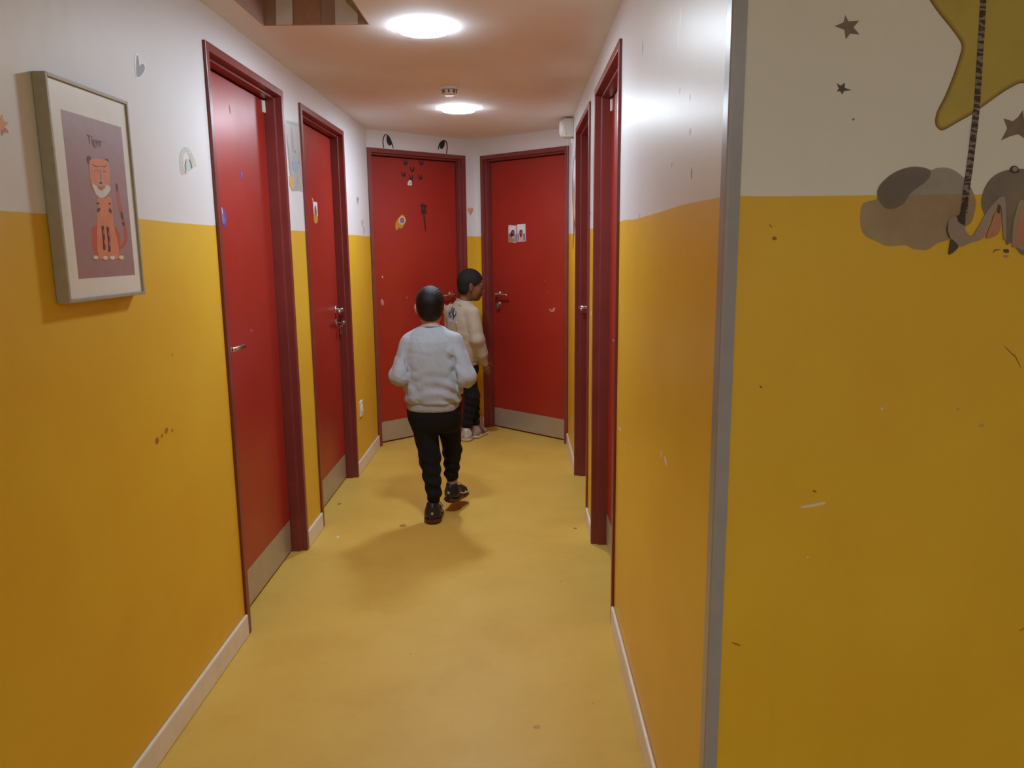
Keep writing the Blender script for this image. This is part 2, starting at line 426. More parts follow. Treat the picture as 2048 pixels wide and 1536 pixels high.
# baseboards
BH, BT = .085, .012
def baseboard(name, x0, x1, y0, y1, M=None):
    bm = bmesh.new(); box(bm, x0, x1, y0, y1, 0, BH, M)
    return tag(obj(name, bm, M_base, bevel=.006, seg=3), kind='structure')
for y0, y1 in ((YB, D1[0]), (D1[1], D2[0]), (D2[1], 5.395)): baseboard('baseboard_left', XL, XL+BT, y0, y1)
for y0, y1 in ((YF+.03, D6[0]), (D6[1], D5[0]), (D5[1], 5.425)): baseboard('baseboard_right', XR-BT, XR, y0, y1)
baseboard('baseboard_facing', XR+.022, XE, YF-BT, YF)
for nm, P, V, N in (('baseboard_end', E3, V3, N3), ('baseboard_end', E4, V4, N4)):
    M = Matrix(((V.x, -N.x, 0, P.x), (V.y, -N.y, 0, P.y), (0, 0, 1, 0), (0, 0, 0, 1)))
    baseboard(nm, WE+.001, (APEX-P).length-.006, -BT, 0, M)
# corner guard
bm = bmesh.new()
prof = [(XR-.003, YF+.032), (XR-.003, YF+.002), (XR-.0015, YF-.0025), (XR+.003, YF-.004), (XR+.021, YF-.004), (XR+.021, YF-.0015), (XR+.0, YF-.0015), (XR, YF), (XR, YF+.032)]
A = [bm.verts.new((x, y, 0)) for x, y in prof]; B = [bm.verts.new((x, y, HC)) for x, y in prof]
for i in range(len(prof)):
    j = (i+1) % len(prof); bm.faces.new((A[i], A[j], B[j], B[i]))
bm.faces.new(A[::-1]); bm.faces.new(B)
tag(obj('trim_1', bm, M_guard), 'grey plastic corner guard along the edge of the right wall', kind='structure')

# ------------------------------------------------------------------ doors
LEAF_O = .063
def make_door(n, origin, rz, W, latch, leafm, hinge=True, lever=True, label=None):
    d = empty('door_%d' % n, origin, rz); tag(d, label, kind='structure')
    prof = [(0, .11), (0, -.010), (.029, -.010), (.029, .020), (.041, .020), (.041, LEAF_O+.004), (.041, .11)]
    bm = bmesh.new(); rows = []
    for w_, o_ in prof:
        rows.append([bm.verts.new(p) for p in ((w_, o_, 0), (w_, o_, HD-w_), (W-w_, o_, HD-w_), (W-w_, o_, 0))])
    for A, B in zip(rows, rows[1:]+rows[:1]):
        for i in range(3): bm.faces.new((A[i], A[i+1], B[i+1], B[i]))
    bm.faces.new([r[0] for r in rows]); bm.faces.new([r[3] for r in rows])
    obj('door_frame', bm, M_frame, d, bevel=.0022, seg=2)
    bm = bmesh.new(); g = .0455
    box(bm, g, W-g, LEAF_O, LEAF_O+.040, .008, HD-g); leaf = obj('door_leaf', bm, leafm, d, bevel=.0015, seg=2)
    bm = bmesh.new(); box(bm, g+.004, W-g-.004, LEAF_O-.0016, LEAF_O-.0001, .012, .158)
    obj('kick_plate', bm, M_kick, leaf, bevel=.0006)
    s0 = .112 if latch == 0 else W-.112; sg = 1 if latch == 0 else -1
    if n == 1 or n == 6: s0 = .100 if latch == 0 else W-.100
    bm = bmesh.new(); y = LEAF_O
    cyl(bm, (s0, y, 1.055), (s0, y-.008, 1.055), .026, .024, 24)
    cyl(bm, (s0, y-.006, 1.055), (s0, y-.050, 1.055), .0095, .0095, 14)
    pts = [(s0-sg*.006, y-.048, 1.055), (s0+sg*.012, y-.052, 1.055), (s0+sg*.05, y-.052, 1.055), (s0+sg*.122, y-.050, 1.053), (s0+sg*.130, y-.046, 1.053)]
    tube(bm, pts, [.0085, .0095, .009, .009, .007], 12)
    obj('door_handle', bm, M_steel, leaf)
    bm = bmesh.new(); cyl(bm, (s0, y, .978), (s0, y-.007, .978), .024, .022, 24); cyl(bm, (s0, y-.006, .978), (s0, y-.011, .978), .009, .008, 14)
    obj('lock_cylinder', bm, M_steel, leaf)
    if hinge:
        hs = W-g-.026 if latch == 0 else g+.002
        bm = bmesh.new(); box(bm, hs, hs+.024, y-.003, y-.0002, 1.985, 2.035)
        cyl(bm, (hs+.012, y-.003, 2.010), (hs+.012, y-.0042, 2.010), .004, n=10)
        cyl(bm, (hs+(.024 if latch == 0 else 0), y-.004, 1.985), (hs+(.024 if latch == 0 else 0), y-.004, 2.035), .004, n=10)
        h = obj('hinge', bm, M_plast, leaf, bevel=.0005); h['label'] = 'pale hinge plate near the door top'
    return d
d1 = make_door(1, (XL, D1[0], 0), PI/2, D1[1]-D1[0], 0, M_door, label='red door nearest on the left in a maroon metal frame')
d2 = make_door(2, (XL, D2[0], 0), PI/2, D2[1]-D2[0], 1, M_door, hinge=False, label='second red door on the left with keys in its lock')
d3 = make_door(3, E3, a42, WE, 1, M_door3, label='slanting red door at the corridor end on the left, with face stickers')
d4 = make_door(4, E4+V4*WE, -a42, WE, 0, M_door4, hinge=False, label='slanting red door at the corridor end on the right, with two photos')
d5 = make_door(5, (XR, D5[1], 0), -PI/2, D5[1]-D5[0], 0, M_door, hinge=False, label='far red door on the right wall, seen edge on')
d6 = make_door(6, (XR, D6[1], 0), -PI/2, D6[1]-D6[0], 1, M_door, label='near red door on the right wall, seen edge on')

# keys in the lock of the second left door
kx, ky, kz = XL-LEAF_O, D2[1]-.112, .978
ks = empty('key_bunch', (kx+.012, ky, kz)); tag(ks, 'small bunch of keys hanging from the lock of the second left door', 'keys')
def key_bm(ang):
    bm = bmesh.new(); M = Matrix.Rotation(ang, 4, 'X')
    lathe(bm, [(0, -.001), (.011, -.001), (.011, .001), (0, .001)], 16, M @ Matrix.Translation((.018, 0, -.030)) @ Matrix.Rotation(PI/2, 4, 'Y'))
    box(bm, .0172, .0188, -.003, .003, -.070, -.038, M); return bm
bm = bmesh.new(); box(bm, 0, .026, -.0012, .0012, -.004, .004); lathe(bm, [(0, -.0015), (.012, -.0015), (.012, .0015), (0, .0015)], 16, Matrix.Translation((.030, 0, 0)) @ Matrix.Rotation(PI/2, 4, 'X')); obj('key', bm, M_keys, ks)
bm = bmesh.new(); tube(bm, [(.024+.0, math.sin(t)*.012, -.014+math.cos(t)*.012) for t in [i*PI/8 for i in range(16)]], .0012, 6, True); obj('key_ring', bm, M_keys, ks)
for a_ in (-.25, .1, .4): obj('key', key_bm(a_), M_keys, ks)
# small lock tag on the right end door
ks = empty('key_fob', tuple(E4+V4*(WE-.112)-N4*(LEAF_O-.012)+Vector((0, 0, .978)))); tag(ks, 'dark round key fob hanging below the handle of the right end door', 'key fob')
bm = bmesh.new(); lathe(bm, [(0, -.004), (.016, -.004), (.018, 0), (.016, .004), (0, .004)], 20, Matrix.Rotation(-a42, 4, 'Z') @ Matrix.Translation((.006, -.010, -.020)) @ Matrix.Rotation(PI/2, 4, 'X') @ Matrix.Scale(1.25, 4, (0, 1, 0)))
obj('fob', bm, simple('grey_fob', (.12, .09, .07), .5), ks, smooth=False)
bm = bmesh.new(); cyl(bm, tuple(N4*0), tuple(N4*.012), .003, n=8); obj('key', bm, M_keys, ks)

# ------------------------------------------------------------------ ceiling lamps
def diff_mat(strength):
    m, nt, b = new_mat('lamp_diffuser'); b.inputs['Base Color'].default_value = (.9, .9, .9, 1)
    b.inputs['Emission Color'].default_value = (.80, .93, 1.06, 1); b.inputs['Emission Strength'].default_value = strength
    return m
M_diff = diff_mat(LAMP)
M_rear_fill = diff_mat(REAR_FILL)
M_rim = simple('lamp_rim', (.85, .9, .93), .4, emit=2.5)
def ceiling_light(y, label, m=None, x=-.338):
    e = empty('ceiling_light', (x, y, HC)); tag(e, label, 'ceiling light', 'round corridor ceiling lights')
    bm = bmesh.new(); lathe(bm, [(.0, -.001), (.0930, -.001), (.0930, -.0150), (.0, -.0150)], 48); obj('rim', bm, M_rim, e)
    bm = bmesh.new(); lathe(bm, [(0, -.0152), (.0930, -.0152), (.0915, -.0178), (.086, -.0195), (.06, -.0208), (0, -.0208)], 48); obj('diffuser', bm, m or M_diff, e)
    return e
ceiling_light(2.975, 'round glowing ceiling light nearest the camera')
ceiling_light(4.645, 'round glowing ceiling light near the end doors')
ceiling_light(-.85, 'added unseen round fill light just behind the camera', M_rear_fill)  # this and the next two are unseen lamps added to brighten the near walls
ceiling_light(-1.75, 'added unseen round fill light far behind the camera', M_rear_fill, x=-.338)
ceiling_light(-1.0, 'added unseen round fill light behind the camera to the right', M_rear_fill, x=.9)

# smoke detector
sd = empty('smoke_detector', (-.340, 4.06, HC)); tag(sd, 'small white smoke detector on the ceiling between the two lights', 'smoke detector')
bm = bmesh.new(); lathe(bm, [(0, 0), (.050, 0), (.050, -.010), (.044, -.014), (.040, -.014)], 32); obj('detector_base', bm, M_plast, sd)
bm = bmesh.new(); lathe(bm, [(.034, -.014), (.034, -.032), (.028, -.038), (0, -.040)], 32); obj('detector_head', bm, M_plast, sd)
for k in range(8):
    t = k*PI/4; bm = bmesh.new(); box(bm, .0335, .037, -.004, .004, -.031, -.017, Matrix.Rotation(t, 4, 'Z')); obj('vent_slot', bm, simple('grey_slot', (.10, .10, .10), .6), sd)

# alarm box high on the right wall
al = empty('alarm_sounder', (XR, 5.02, 2.133)); tag(al, 'white wall mounted alarm sounder high in the right far corner', 'alarm')
bm = bmesh.new(); box(bm, -.062, 0, -.055, .055, -.055, .055); obj('case', bm, M_plast2, al, bevel=.006, seg=3)
bm = bmesh.new(); lathe(bm, [(.050, 0), (.050, .010), (.044, .019), (.03, .024), (0, .026)], 32, Matrix.Translation((-.062, 0, 0)) @ Matrix.Rotation(-PI/2, 4, 'Y')); obj('lens', bm, M_plast, al)
bm = bmesh.new(); cyl(bm, (-.045, -.0565, -.040), (-.045, -.052, -.040), .004, n=10); obj('screw', bm, M_keys, al)
bm = bmesh.new(); box(bm, -.012, -.001, -.010, .010, -.090, -.056); obj('cable_clip', bm, M_plast, al, bevel=.002)

# socket
so = empty('wall_socket', (XL, 4.835, .400)); tag(so, 'white wall socket low on the yellow left wall', 'socket')
bm = bmesh.new(); box(bm, 0, .010, -.040, .040, -.050, .050); obj('socket_plate', bm, M_plast, so, bevel=.004, seg=3)
bm = bmesh.new(); lathe(bm, [(.026, .010), (.026, .013), (.021, .013), (.019, .006), (0, .006)], 28, Matrix.Rotation(PI/2, 4, 'Y')); obj('socket_insert', bm, M_plast, so)
for s in (-1, 1):
    bm = bmesh.new(); cyl(bm, (.0055, s*.0095, 0), (.0075, s*.0095, 0), .0025, n=8); obj('pin_hole', bm, M_dark, so)

# ------------------------------------------------------------------ framed picture
PX = XL + .030
pic = empty('framed_picture', (XL, 1.875, 1.296)); tag(pic, 'framed tiger print hanging on the left wall', 'picture')
PW, PH = .350, .487
M_fr = simple('beige_frame_wood', (.38, .34, .26), .5, var=.06, vs=40)
M_mat = simple('white_passepartout', (.80, .80, .76), .45, coat=.35, var=.02)
M_mauve = simple('mauve_print', (.36, .225, .235), .45, coat=.35, var=.05)
y0, y1 = -PW/2, PW/2
for nm, b_ in (('left', (y0, y0+.008, 0, PH)), ('right', (y1-.008, y1, 0, PH)), ('top', (y0+.008, y1-.008, PH-.008, PH)), ('bottom', (y0+.008, y1-.008, 0, .008))):
    bm = bmesh.new(); box(bm, .001, .030, b_[0], b_[1], b_[2], b_[3]); obj('frame_bar', bm, M_fr, pic, bevel=.001)
bm = bmesh.new(); box(bm, .004, .0255, y0+.0085, y1-.0085, .0085, PH-.0085); matb = obj('passepartout', bm, M_mat, pic)
m0, m1, n0, n1 = y0+.052, y1-.038, .052, PH-.068
bm = bmesh.new(); box(bm, .0250, .0258, m0, m1, n0, n1); prn = obj('print', bm, M_mauve, pic)
def pdec(name, layers, base=.0259):
    """print patches: px measured on the picture front plane"""
    P0 = Vector((PX-.0042+.0, 0, 0)); n = Vector((1, 0, 0)); bm = bmesh.new(); mats = []
    for i, (mt, pts) in enumerate(layers):
        if mt not in mats: mats.append(mt)
        w3 = [hit(p, P0, n) - Vector((XL, 1.875, 1.296)) for p in pts]
        top = [bm.verts.new((base+.00004*i, p.y, p.z)) for p in w3]; bot = [bm.verts.new((base-.0003, p.y, p.z)) for p in w3]
        f = bm.faces.new(top); f.material_index = mats.index(mt)
        for k in range(len(top)): bm.faces.new((top[k], top[(k+1) % len(top)], bot[(k+1) % len(bot)], bot[k])).material_index = mats.index(mt)
    return obj(name, bm, mats, pic)
def ell(cx, cy, rx, ry, n=20, a=0):
    return [(cx+rx*math.cos(t)*math.cos(a)-ry*math.sin(t)*math.sin(a), cy+rx*math.cos(t)*math.sin(a)+ry*math.sin(t)*math.cos(a)) for t in [2*PI*i/n for i in range(n)]]
T_or = simple('tiger_orange', (.70, .25, .10), .5, coat=.3); T_red = simple('tiger_rust', (.52, .10, .06), .5, coat=.3); T_dk = simple('tiger_stripe', (.06, .03, .04), .5, coat=.3)
T_wh = simple('tiger_white', (.72, .68, .60), .5, coat=.3); T_pk = simple('tiger_muzzle', (.62, .30, .18), .5, coat=.3); T_ink = simple('caption_ink', (.25, .16, .175), .6)
tl = [(T_red, crom([(190, 442), (197, 436), (205, 438), (208, 470), (203, 492), (196, 494), (190, 475)])),
      (T_red, crom([(228, 445), (238, 440), (246, 456), (246, 478), (240, 496), (230, 497), (226, 470)])),
      (T_red, stroke([(240, 352), (243, 375), (247, 400), (251, 420), (257, 445), (257, 465), (250, 478), (244, 480)], 6, taper=False)),
      (T_dk, stroke([(240.5, 352), (241.5, 360), (241.8, 368)], 4)), (T_dk, stroke([(249, 408), (252, 425)], 4.5)), (T_dk, stroke([(252, 428), (254, 437)], 4.5)),
      (T_or, crom([(203, 378), (216, 382), (229, 380), (233, 430), (236, 496), (220, 500), (202, 498), (200, 440)], 4)),
      (T_or, crom([(213, 430), (232, 432), (244, 497), (228, 500), (214, 499)], 4)),
      (T_dk, ell(187, 304, 4.6, 9, 16, -.15)), (T_dk, ell(221, 310, 4.6, 9, 16, .15)),
      (T_or, crom([(187, 308), (192, 302), (204, 302), (217, 304), (226, 312), (228, 340), (226, 362), (214, 374), (200, 372), (191, 356), (187, 330)], 4)),
      (T_wh, crom([(193, 350), (200, 356), (211, 352), (221, 354), (228, 360), (226, 368), (213, 380), (199, 372)], 4)),
      (T_pk, crom([(200, 350), (208, 344), (216, 348), (219, 358), (211, 366), (203, 362)], 4)),
      (T_dk, stroke([(193, 312), (200, 317), (208, 316)], 2)), (T_dk, stroke([(210, 316), (217, 318), (222, 314)], 2)),
      (T_ink, stroke([(208, 322), (209, 340), (208, 348)], 1.6)), (T_dk, ell(209, 350, 3.4, 2.4, 12)), (T_dk, stroke([(204, 356), (209, 361), (215, 357)], 1.6)),
      (T_ink, stroke([(196, 327), (201, 324), (205, 327)], 1.4)), (T_ink, stroke([(213, 329), (217, 326), (221, 330)], 1.4)),
      (T_dk, ell(204, 404, 2.4, 5, 12, .3)), (T_dk, ell(227, 406, 2.4, 5, 12, -.3)), (T_dk, ell(203, 391, 2.2, 2, 10)), (T_dk, ell(226, 392, 2.2, 2, 10)),
      (T_dk, stroke([(211, 436), (213, 460), (214, 484)], 4, taper=False)), (T_dk, stroke([(221, 438), (223, 462), (224, 488)], 4, taper=False)),
      (T_red, ell(213, 448, 1.6, 5, 10)), (T_red, ell(214, 468, 1.6, 5, 10)), (T_red, ell(223, 452, 1.6, 5, 10)), (T_red, ell(224, 472, 1.6, 5, 10)),
      (T_wh, ell(196, 499, 5, 4, 12)), (T_wh, ell(215, 500, 5, 4, 12)), (T_wh, ell(229, 500, 5, 4, 12)), (T_wh, ell(247, 500, 5, 4, 12))]
pdec('tiger_drawing', tl)['label'] = 'orange sitting tiger drawn on mauve'
cu = bpy.data.curves.new('caption', 'FONT'); cu.body = 'Tiger'; cu.size = .030; cu.align_x = 'CENTER'; cu.extrude = .0002
to = bpy.data.objects.new('caption', cu); COL.objects.link(to)
dg = bpy.context.evaluated_depsgraph_get(); me = bpy.data.meshes.new_from_object(to.evaluated_get(dg)); bpy.data.objects.remove(to)
me.transform(Matrix(((0, 0, 1, .0262), (1, 0, 0, .004), (0, 1, 0, n1-.060), (0, 0, 0, 1))))
me.materials.clear(); obj('caption', me, T_ink, pic)['label'] = 'faint dark caption above the tiger'

# ------------------------------------------------------------------ stickers
def star_px(cx, cy, r, rin=.42, rot=0, sx=1, sy=1, n=5):
    return [(cx + sx*(r if i % 2 == 0 else r*rin)*math.sin(rot+i*PI/n), cy - sy*(r if i % 2 == 0 else r*rin)*math.cos(rot+i*PI/n)) for i in range(2*n)]
def heart_px(cx, cy, w, h):
    return [(cx + w/2*(16*math.sin(t)**3)/16, cy - h/2*(13*math.cos(t)-5*math.cos(2*t)-2*math.cos(3*t)-math.cos(4*t)-2.5)/14.5) for t in [2*PI*i/28 for i in range(28)]]
S = simple
K_black = S('black_vinyl', (.012, .012, .016), .45); K_grey = S('grey_vinyl', (.22, .21, .22), .5); K_wht = S('white_vinyl', (.82, .82, .82), .4)
K_peach = S('peach_vinyl', (.62, .36, .22), .5); K_orange = S('orange_vinyl', (.75, .36, .12), .5); K_pink = S('pink_vinyl', (.55, .22, .22), .5)
K_cream = S('cream_vinyl', (.60, .57, .50), .5, var=.15, vs=90); K_mint = S('mint_vinyl', (.55, .68, .62), .5); K_tgrey = S('taupe_vinyl', (.20, .155, .135), .55, var=.2, vs=60)
K_tdark = S('dark_taupe_vinyl', (.10, .075, .065), .55); K_blue = S('blue_vinyl', (.06, .07, .35), .4); K_purple = S('purple_vinyl', (.16, .06, .22), .4)
K_lilac = S('lilac_vinyl', (.22, .15, .27), .4); K_gold = S('gold_vinyl', (.50, .24, .03), .5); K_brown = S('brown_vinyl', (.22, .10, .05), .5)
K_dred = S('dark_red_vinyl', (.07, .008, .012), .5); K_paper = S('sticker_paper', (.74, .70, .72), .4)
decal('star_sticker', 'orange and pink star sticker left of the framed picture', 'sticker', 'L', [(K_orange, star_px(13, 230, 20, .5, .1, .72)), (K_pink, [(12, 243), (20, 236), (24, 240), (27, 247), (18, 244), (13, 252)])])
decal('heart_sticker', 'grey heart sticker with white edge above the framed picture', 'sticker', 'L',
      [(K_wht, crom([(283, 94), (287, 93), (292, 101), (293, 113), (297, 109), (302, 113), (303, 123), (299, 134), (290, 142), (284, 141), (282, 118)], 3)), (K_grey, crom([(286, 97), (289, 100), (291, 117), (297, 113), (301, 118), (300, 128), (292, 138), (285, 138), (284.5, 115)], 3))])
decal('rainbow_sticker', 'faint cream rainbow sticker left of the nearest left door', 'sticker', 'L',
      [(K_cream, stroke([(375, 337), (372, 320), (372, 300), (378, 286), (386, 290), (393, 306), (397, 322)], 8, taper=False)), (K_mint, crom([(380, 318), (383, 308), (388, 316), (391, 326), (383, 330)], 3)),
       (K_grey, stroke([(380, 335), (378.5, 318), (381, 306)], .9)), (K_grey, stroke([(386, 306), (390, 314), (392, 325)], .9))])
decal('heart_sticker', 'small beige heart sticker on the white wall before the left end door', 'sticker', 'L', [(K_cream, heart_px(722.5, 393, 5.5, 20)), (K_tgrey, [(721, 388), (722.6, 392), (724.3, 387), (722.8, 401)])])
decal('balloon_sticker', 'thin faded balloon sticker just above the yellow paint left of the end door', 'sticker', 'L', [(K_cream, ell(731, 440, 2.4, 7)), (K_tgrey, stroke([(732, 447), (734, 454), (733, 463)], .9))])
decal('heart_sticker', 'peach heart sticker on the narrow wall between the two end doors', 'sticker', 'W3', [(K_peach, heart_px(947.5, 419, 11, 17))])
# poster between the two left doors
K_pg = S('poster_grey', (.50, .51, .50), .35, coat=.4, var=.12, vs=25); K_pd = S('poster_shade', (.30, .30, .31), .4, var=.2); K_pb = S('poster_blue', (.33, .42, .58), .4); K_py = S('poster_gold', (.65, .45, .14), .4)
decal('poster', 'narrow grey poster on the wall between the first two left doors', 'poster', 'L',
      [(K_pg, [(578.5, 230), (608, 237), (612, 377), (607, 374), (590, 374)]), (K_pd, stroke([(592, 244), (594, 270), (595, 296)], 3.5)), (K_pd, stroke([(583, 235), (606, 243)], 3.2)),
       (K_pd, stroke([(583, 260), (586, 300), (589, 345)], 1.2)), (K_pb, crom([(592, 316), (598, 314), (604, 322), (602, 336), (595, 330)], 3)), (K_py, crom([(586, 344), (594, 348), (596, 358), (591, 370), (587, 362)], 3)), (K_pd, ell(599, 295, 1.5, 2.5)), (K_pd, ell(606, 317, 1, 2.5))])
# on the nearest left door
decal('mark_sticker', 'thin dark mark high on the nearest left door', 'sticker', 'D1', [(K_brown, stroke([(469, 199), (470.5, 208), (471, 217)], 2))])
decal('fish_sticker', 'small blue sticker on the upper part of the nearest left door', 'sticker', 'D1', [(K_blue, crom([(489, 337), (491, 333), (493, 340), (492, 347), (489, 345)], 3)), (K_lilac, ell(491.5, 337, 1.2, 3))])
decal('rocket_sticker', 'purple ragged sticker at the left edge of the nearest left door', 'sticker', 'D1',
      [(K_purple, crom([(449, 402), (452, 405), (458, 413), (461, 425), (459, 437), (456, 444), (451, 437), (449, 420)], 3)), (K_lilac, crom([(449, 403), (452, 414), (456, 430), (455, 438), (450, 430)], 3)), (K_blue, ell(455.5, 438, 2, 3)), (K_wht, stroke([(449.5, 403), (450.5, 410), (451.5, 418)], 1.2))])
decal('mark_sticker', 'tiny dark tick at chest height on the nearest left door', 'sticker', 'D1', [(K_brown, stroke([(483.3, 507), (484, 512), (484.5, 518)], 1.6))])
decal('mark_sticker', 'tiny pale chip just above the handle on the nearest left door', 'sticker', 'D1', [(K_pink, stroke([(503, 655), (504.5, 649), (507, 654)], 1.4))])
# on the second left door
decal('photo_card', 'small white photo card with gold foot on the second left door', 'photo', 'D2',
      [(K_paper, [(632.5, 395), (641, 397), (642, 426), (634, 421)]), (K_gold, crom([(634, 422), (641, 424), (641.5, 434), (638, 440), (634.5, 436)], 3)), (K_brown, crom([(635.5, 410), (637.5, 403), (639.5, 412), (639.5, 423), (636, 421)], 3)), (K_wht, stroke([(631, 388), (633, 395)], 1))])
# left end door: face-like vinyl and other stickers
for i, (x, y) in enumerate([(819, 320), (851, 321), (832.5, 334), (815, 343), (830, 350), (848.5, 350)]):
    lab = ['upper left', 'upper right', 'middle', 'lower left', 'lowest middle', 'lower right'][i]
    decal('v_sticker', 'black V shaped sticker, %s of the six on the left end door' % lab, 'sticker', 'D3', [(K_black, stroke([(x-3.8, y-5), (x-1.5, y+3), (x+1.2, y+5), (x+3, y+1), (x+2.8, y-4)], 3.2))], 'V shaped black stickers on the left end door')
decal('cup_sticker', 'tiny white cup sticker below the V stickers on the left end door', 'sticker', 'D3', [(K_paper, crom([(823.5, 361), (826, 357), (830, 357), (831.5, 366), (827, 367), (823, 366)], 3)), (K_peach, ell(827.5, 363, 2, 2))])
decal('comet_sticker', 'orange comet sticker with purple eye on the left end door', 'sticker', 'D3',
      [(K_gold, crom([(812, 425), (818, 435), (814, 446), (809, 453), (804, 451), (800, 456), (797, 452), (798, 440), (805, 430)], 4)), (K_orange, crom([(811, 427), (818, 436), (812, 446), (805, 443), (803, 434)], 4)), (K_wht, ell(810.2, 437, 5.6, 6.8)), (K_purple, ell(810.2, 437, 4.8, 6)), (K_lilac, ell(810, 437.5, 3.8, 4.8)), (K_purple, stroke([(803, 456), (805, 461)], 2))])
decal('wand_sticker', 'dark flower wand sticker on the left end door', 'sticker', 'D3',
      [(K_dred, stroke([(854, 422), (855.6, 440), (857.4, 460)], 3.6)), (K_dred, crom([(847.5, 407), (850, 406), (852, 403), (855, 406), (859, 406), (859.5, 411), (858, 415), (860, 420), (859, 424), (855, 425), (850, 424), (848.5, 419), (849.5, 413)], 3)), (K_purple, ell(853.5, 413, 1.2, 1.6))])
for sgn, lab, pts, lf in ((0, 'left', [(776.5, 291), (775.3, 278), (778, 267), (782, 264.5), (788, 270), (793, 282), (795.5, 292)], [(783, 267), (788, 271), (792, 279), (792, 285), (787, 286), (783, 279)]),
                          (1, 'right', [(885.5, 296), (888, 286), (893, 280), (898, 278.5), (902, 282), (903.5, 291), (901.8, 305)], [(889.5, 284), (894, 280), (898.5, 280), (898, 289), (893, 295.5), (888.5, 292)])):
    decal('eye_sticker', 'black arched eye sticker above the left end door, %s one' % lab, 'sticker', 'W3', [(K_black, stroke(pts, 2.0, taper=False)), (K_black, crom(lf, 4))], 'black eye stickers above the left end door')
# right end door
def photo(label, pts, shapes): decal('photo_card', label, 'photo', 'D4', [(K_paper, pts)] + shapes)
K_hair = S('photo_dark_hair', (.06, .02, .03), .4); K_skin = S('photo_skin', (.30, .12, .09), .4); K_pk = S('photo_pink', (.72, .40, .38), .4); K_bl = S('photo_blue', (.28, .32, .50), .4); K_gy = S('photo_grey', (.22, .20, .22), .4)
photo('left one of two small portrait photos on the right end door', [(1023.2, 450), (1039, 451.5), (1038, 486), (1022, 484)],
      [(K_bl, [(1033, 468), (1038.4, 468), (1038, 485.5), (1032, 484)]), (K_gy, [(1023, 468), (1027, 465), (1027, 484), (1022.3, 483.5)]), (K_hair, crom([(1029, 462), (1032, 459.5), (1035, 463), (1034, 470), (1030, 474), (1026.5, 472)], 3)), (K_skin, ell(1032.5, 465, 2, 3.2)), (K_gold, crom([(1025, 478), (1029, 474), (1033, 478), (1033, 484), (1025, 483.5)], 3))])
photo('right one of two small portrait photos on the right end door', [(1040.2, 449), (1057, 448.3), (1057.2, 483), (1040, 484.2)],
      [(K_gy, [(1041, 467), (1044.5, 468), (1043, 483), (1041, 483)]), (K_gy, [(1051.5, 468), (1056, 467), (1056.2, 482), (1052.5, 482.5)]), (K_pk, [(1044, 471), (1051.5, 471), (1052, 483), (1043.5, 483.5)]), (K_hair, crom([(1045, 463), (1048, 459.5), (1051, 463), (1050, 470), (1047.5, 476), (1045.5, 470)], 3)), (K_skin, ell(1048.3, 465.5, 1.7, 3.2))])
decal('butterfly_sticker', 'small faded butterfly sticker low right on the right end door', 'sticker', 'D4', [(K_pink, crom([(1101, 619), (1105, 620), (1107, 622), (1110, 617), (1113.5, 617), (1112, 622), (1110, 625), (1104, 625)], 3)), (K_lilac, crom([(1101.5, 620), (1105, 621.5), (1104, 624)], 3))])
# tree decal at the far end of the right wall
decal('tree_sticker', 'brown and black tree sticker at the far end of the right wall', 'sticker', 'R',
      [(K_tdark, stroke([(1160.5, 290), (1159.5, 312), (1158.6, 322)], 1.1)), (K_tdark, stroke([(1157.4, 315), (1155.2, 335), (1153.2, 360), (1152.6, 390), (1153.4, 430), (1153, 470)], 1.2)),
       (K_brown, crom([(1156, 360), (1157, 400), (1157.3, 418), (1158.4, 425), (1157, 445), (1154.5, 470), (1152.5, 482), (1153, 440), (1153.8, 400)], 4)), (K_peach, crom([(1155.5, 385), (1156.6, 410), (1157.4, 430), (1155.4, 445), (1154.6, 410)], 3)), (K_tdark, stroke([(1153.6, 470), (1152.4, 486), (1151.4, 500)], 1.2))])

# ------------------------------------------------------------------ mural stickers on the facing wall
decal('star_sticker', 'large taupe star sticker left of the big yellow star', 'sticker', 'F', [(K_tgrey, [(1704.6, 43), (1710.6, 56), (1732, 55), (1720.5, 68), (1732, 82.5), (1713.5, 80.5), (1704.5, 92), (1702.3, 72.5), (1683, 65), (1701, 57.5)])])
decal('star_sticker', 'small dark star sticker under the large taupe star', 'sticker', 'F', [(K_tdark, [(1684.5, 179), (1693, 184.5), (1701, 178), (1700.5, 189), (1714.5, 193.5), (1699, 195), (1695.5, 202), (1691.5, 195), (1684.5, 196), (1689, 189.5)])])
decal('star_sticker', 'tiny dark dot star sticker below the small dark star', 'sticker', 'F', [(K_tdark, star_px(1716.6, 252, 3.2))])
decal('star_sticker', 'grey green star sticker at the right edge below the yellow star', 'sticker', 'F', [(K_tgrey, [(2017, 256), (2035, 262), (2046, 254), (2056, 240), (2058, 262), (2078, 268), (2060, 280), (2062, 300), (2046, 288), (2029, 292), (2011, 300), (2024, 276)])])
